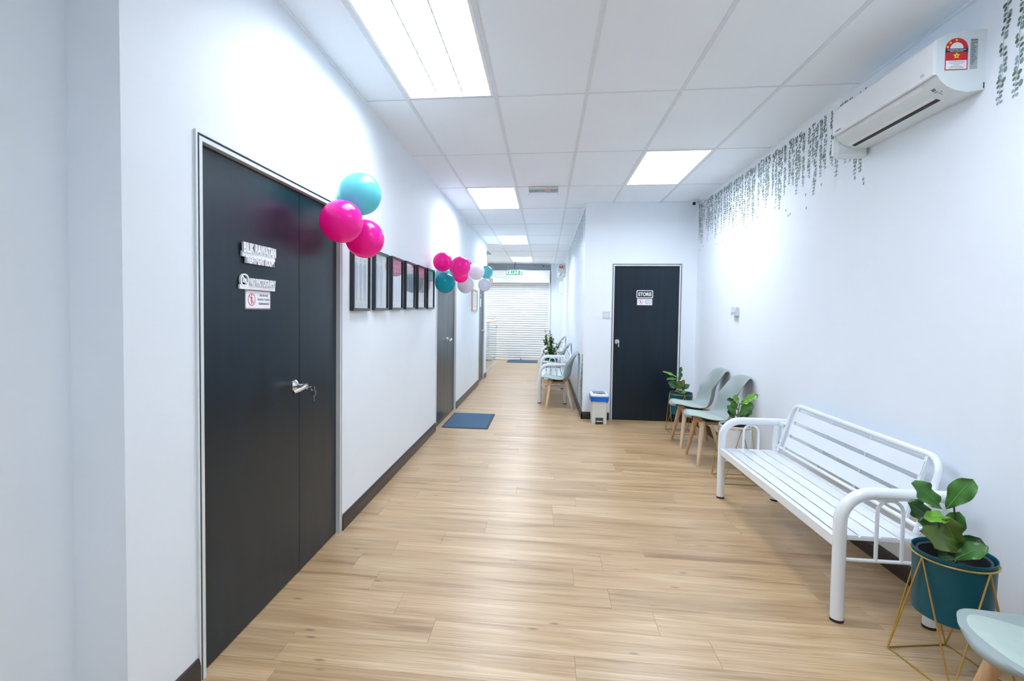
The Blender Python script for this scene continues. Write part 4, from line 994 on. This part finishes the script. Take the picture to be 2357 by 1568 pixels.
# ------------------------------------------------------------------ ceiling display, cameras, exit sign
t = thing('queue_display', 'small beige display with red digits hanging under the ceiling', 'display', (-.04, 5.75, 2.76))
q = MB(); q.bbox(-.212, .126, 5.745, 5.80, 2.797, ZC-.001, b=.002); q.build('casing', m_beige, t)
q = MB(); q.bbox(-.208, .122, 5.748, 5.795, 2.770, 2.797, b=.002); q.build('display_window', m_strip, t)
q = MB()
for x in (-.02, .015): text_on(q, '0', (x, 5.7475, 2.774), (1, 0, 0), up, .018, .019, .001, .03)
q.build('lit_digits', m_redlit, t, smooth=0)
q = MB(); q.bbox(-.208, .122, 5.757, 5.761, 2.735, 2.770, b=.001); q.build('clear_skirt', m_glass2, t)
q = MB(); q.bbox(-.212, -.204, 5.752, 5.764, 2.728, 2.772, b=.001); q.bbox(.118, .126, 5.752, 5.764, 2.728, 2.772, b=.001); q.build('end_post', m_plast, t)
def cctv(label, c, face):
    t = thing('security_camera', label, 'camera', c)
    q = MB(); q.lathe([(.0, 0), (.045, 0), (.045, -.012), (.040, -.02), (.030, -.022)], c, 24); q.build('mount', m_plast, t)
    q = MB(); c2_ = (c[0], c[1], c[2]-.038); q.lathe([(.0, .034), (.018, .030), (.031, .015), (.035, 0), (.031, -.015), (.018, -.030), (0, -.034)], c2_, 24); q.build('eyeball', m_plast, t)
    f_ = Vector(face).normalized(); q = MB(); p = Vector(c2_); q.tube([p+f_*.026, p+f_*.038], [.021, .019], 20); q.build('lens', m_black, t)
cctv('small white ball camera in the ceiling corner right of the store door', (1.835, 6.56, ZC-.001), (-.25, -.95, -.25))
cctv('far white ball camera above the roller shutter', (-.075, 14.95, ZC-.001), (-.1, -.95, -.3))
t = thing('wall_camera', 'dark little camera bracket at the far end of the left wall', 'camera', (XL+.01, YW-.05, 2.6))
q = MB(); q.bbox(XL, XL+.03, YW-.09, YW-.04, 2.62, 2.70, b=.003); q.build('mount', m_lid, t); q = MB(); q.tube([(XL+.02, YW-.06, 2.665), (XL+.07, YW-.02, 2.645)], .018, 12); q.build('barrel', m_lid, t)
q = MB(); q.tube([(XL+.012, YW-.03, 2.62), (XL+.012, YW-.03, 2.20)], .003, 6); q.build('cable', m_lid, t)
t = thing('exit_sign', 'lit green KELUAR exit sign hanging before the roller shutter', 'sign', (-.88, 14.2, 2.45))
q = MB(); q.bbox(-1.13, -.635, 14.20, 14.225, 2.455, 2.60, b=.004); q.build('case', m_plast, t)
q = MB(); q.box(-1.124, -.641, 14.198, 14.20, 2.461, 2.594); q.build('lit_panel', m_greenlit, t, smooth=0)
q = MB(); text_on(q, 'KELUAR', (-1.112, 14.1975, 2.475), (1, 0, 0), up, .355, .105, .001, .03)
fE = lambda a, b, tt: (-.695+a, 14.198-tt, 2.527+b)
q.prism([(-.043, -.052), (.043, -.052), (.043, .052), (-.043, .052)], fE, 0, .001); q.build('lettering', m_whitelit, t, smooth=0)
q = MB(); q.prism([(-.03, -.04), (-.018, -.04), (-.004, -.012), (.012, -.03), (.026, -.028), (.010, -.002), (.006, .012), (.026, .006), (.028, .014), (.008, .028), (-.014, .026), (-.028, .012), (-.022, .006), (-.010, .014), (-.012, -.008)], fE, .001, .0015)
q.prism([(.014+a, .038+b) for a, b in circ(.008, 10)], fE, .001, .0015); q.build('running_figure', m_greenlit, t, smooth=0)
q = MB(); q.tube([(-.86, 14.21, 2.60), (-.885, 14.21, 2.64), (-.89, 14.21, 2.70), (-.875, 14.21, 2.78), (-.88, 14.21, ZC)], .011, 8); q.build('cable', m_black, t)
for x in (-1.08, -.69): q = MB(); q.tube([(x, 14.21, 2.598), (x, 14.21, ZC)], .0018, 6); q.build('suspension_wire', m_chrome, t)
# ------------------------------------------------------------------ roller shutter
t = thing('roller_shutter', 'closed white roller shutter across the end of the passage', 'shutter', (-1.7, 14.75, 0))
xs0, xs1 = -3.6, .085
n = 33; hs = (2.262-.05)/n
for k in range(n):
    z = .05+k*hs; prof = [(0, 0), (-.010, .006), (-.018, .020), (-.020, hs*.5), (-.018, hs-.018), (-.010, hs-.006), (0, hs-.002)]
    q = MB(); P = [(14.75+a, z+b) for a, b in prof]+[(14.756, z+hs-.002), (14.756, z)]; m_ = len(P)
    q.add([(x, y, zz) for x in (xs0, xs1) for y, zz in P], [tuple(range(m_))[::-1], tuple(range(m_, 2*m_))]+[(i, (i+1) % m_, m_+(i+1) % m_, m_+i) for i in range(m_)]); q.build('shutter_slat', m_shut, t, smooth=30)
q = MB(); q.bbox(xs0, xs1, 14.735, 14.765, 0, .05, b=.004); q.build('bottom_bar', m_alu, t)
q = MB(); q.bbox(xs1, xs1+.055, 14.70, 14.80, 0, 2.262, b=.003); q.bbox(xs0-.06, xs0, 14.70, 14.80, 0, 2.262, b=.003); q.build('side_track', m_shut, t)
q = MB(); q.bbox(xs0-.06, .118, 14.50, YE-.01, 2.262, 2.40, b=.004); q.bbox(xs0-.06, .118, 14.50, YE-.01, 2.402, 2.62, b=.004); q.build('hood', m_shutbox, t)
t = thing('floor_bar', 'thin white curved bar lying on the floor before the shutter', 'bar', (-1.1, 14.6, 0))
q = MB(); q.tube([(-1.47+.76*i/12, 14.66-.12*math.sin(PI*i/12), .022) for i in range(13)], .02, 10); q.build('bar', m_white, t)
q = MB(); q.bbox(-1.50, -1.46, 14.64, 14.69, 0, .05, b=.004); q.bbox(-.72, -.68, 14.64, 14.69, 0, .05, b=.004); q.build('end_cap', m_lid, t)
# distribution box on the passage wall
t = thing('distribution_box', 'white electrical box on the passage wall near the shutter', 'box', (XC, 14.1, 1.92))
q = MB(); q.bbox(XC-.11, XC, 13.95, 14.32, 1.92, 2.27, b=.006); q.build('case', m_plast, t); q = MB(); q.bbox(XC-.118, XC-.11, 13.98, 14.29, 1.95, 2.24, b=.003); q.build('cover', m_acpan, t)
q = MB(); q.tube([(XC-.02, 14.1, 2.27), (XC-.02, 14.1, 2.82)], .012, 8); q.build('conduit', m_plast, t)
# ------------------------------------------------------------------ reception counter
t = thing('reception_counter', 'glass-fronted reception counter with a wooden ledge round the corner', 'counter', (-1.5, 12.6, 0))
ya, yb = 11.25, 13.92
for a, b_ in ((ya, ya+.88), (ya+.89, ya+1.77), (ya+1.78, yb)):
    q = MB(); q.box(-1.358, -1.350, a, b_, .02, 1.145); q.build('glass_panel', m_glass2, t, smooth=0)
q = MB(); q.box(-1.9, -1.36, yb-.008, yb, .02, 1.145); q.build('glass_end', m_glass2, t, smooth=0)
q = MB(); q.bbox(-1.66, -1.335, ya, yb+.42, 1.145, 1.172, b=.004); q.build('wooden_ledge', m_counter, t)
q = MB(); q.bbox(-2.0, -1.362, ya, yb-.02, .81, .855, b=.004); q.build('desk_top', m_desk, t)
q = MB(); q.bbox(-1.385, -1.345, ya, yb, 0, .02, b=.002); q.build('floor_channel', m_alu, t)
q = MB(); q.bbox(-1.66, -1.60, ya, ya+.03, 0, 1.145, b=.002); q.bbox(-1.66, -1.60, yb+.36, yb+.39, 0, 1.145, b=.002); q.build('support_post', m_plast, t)
q = MB(); q.bbox(-1.349, -1.340, 13.82, 13.87, .95, 1.03, b=.002); q.build('glass_clamp', m_lid, t)
t = thing('card_holder', 'little pale pink holder standing on the counter ledge', 'holder', (-1.42, 13.9, 1.172))
q = MB(); q.bbox(-1.50, -1.37, 13.86, 13.90, 1.172, 1.182, b=.002); q.add(*_bar((-1.49, 13.89, 1.182), (-1.38, 13.89, 1.240), .006, .05)); q.build('stand', mat('pink_acrylic', (.70, .52, .55), rough=.3), t)
# drop the helper flag
for o in bpy.data.objects:
    if '_w' in o: del o['_w']
for m in bpy.data.materials:
    pass
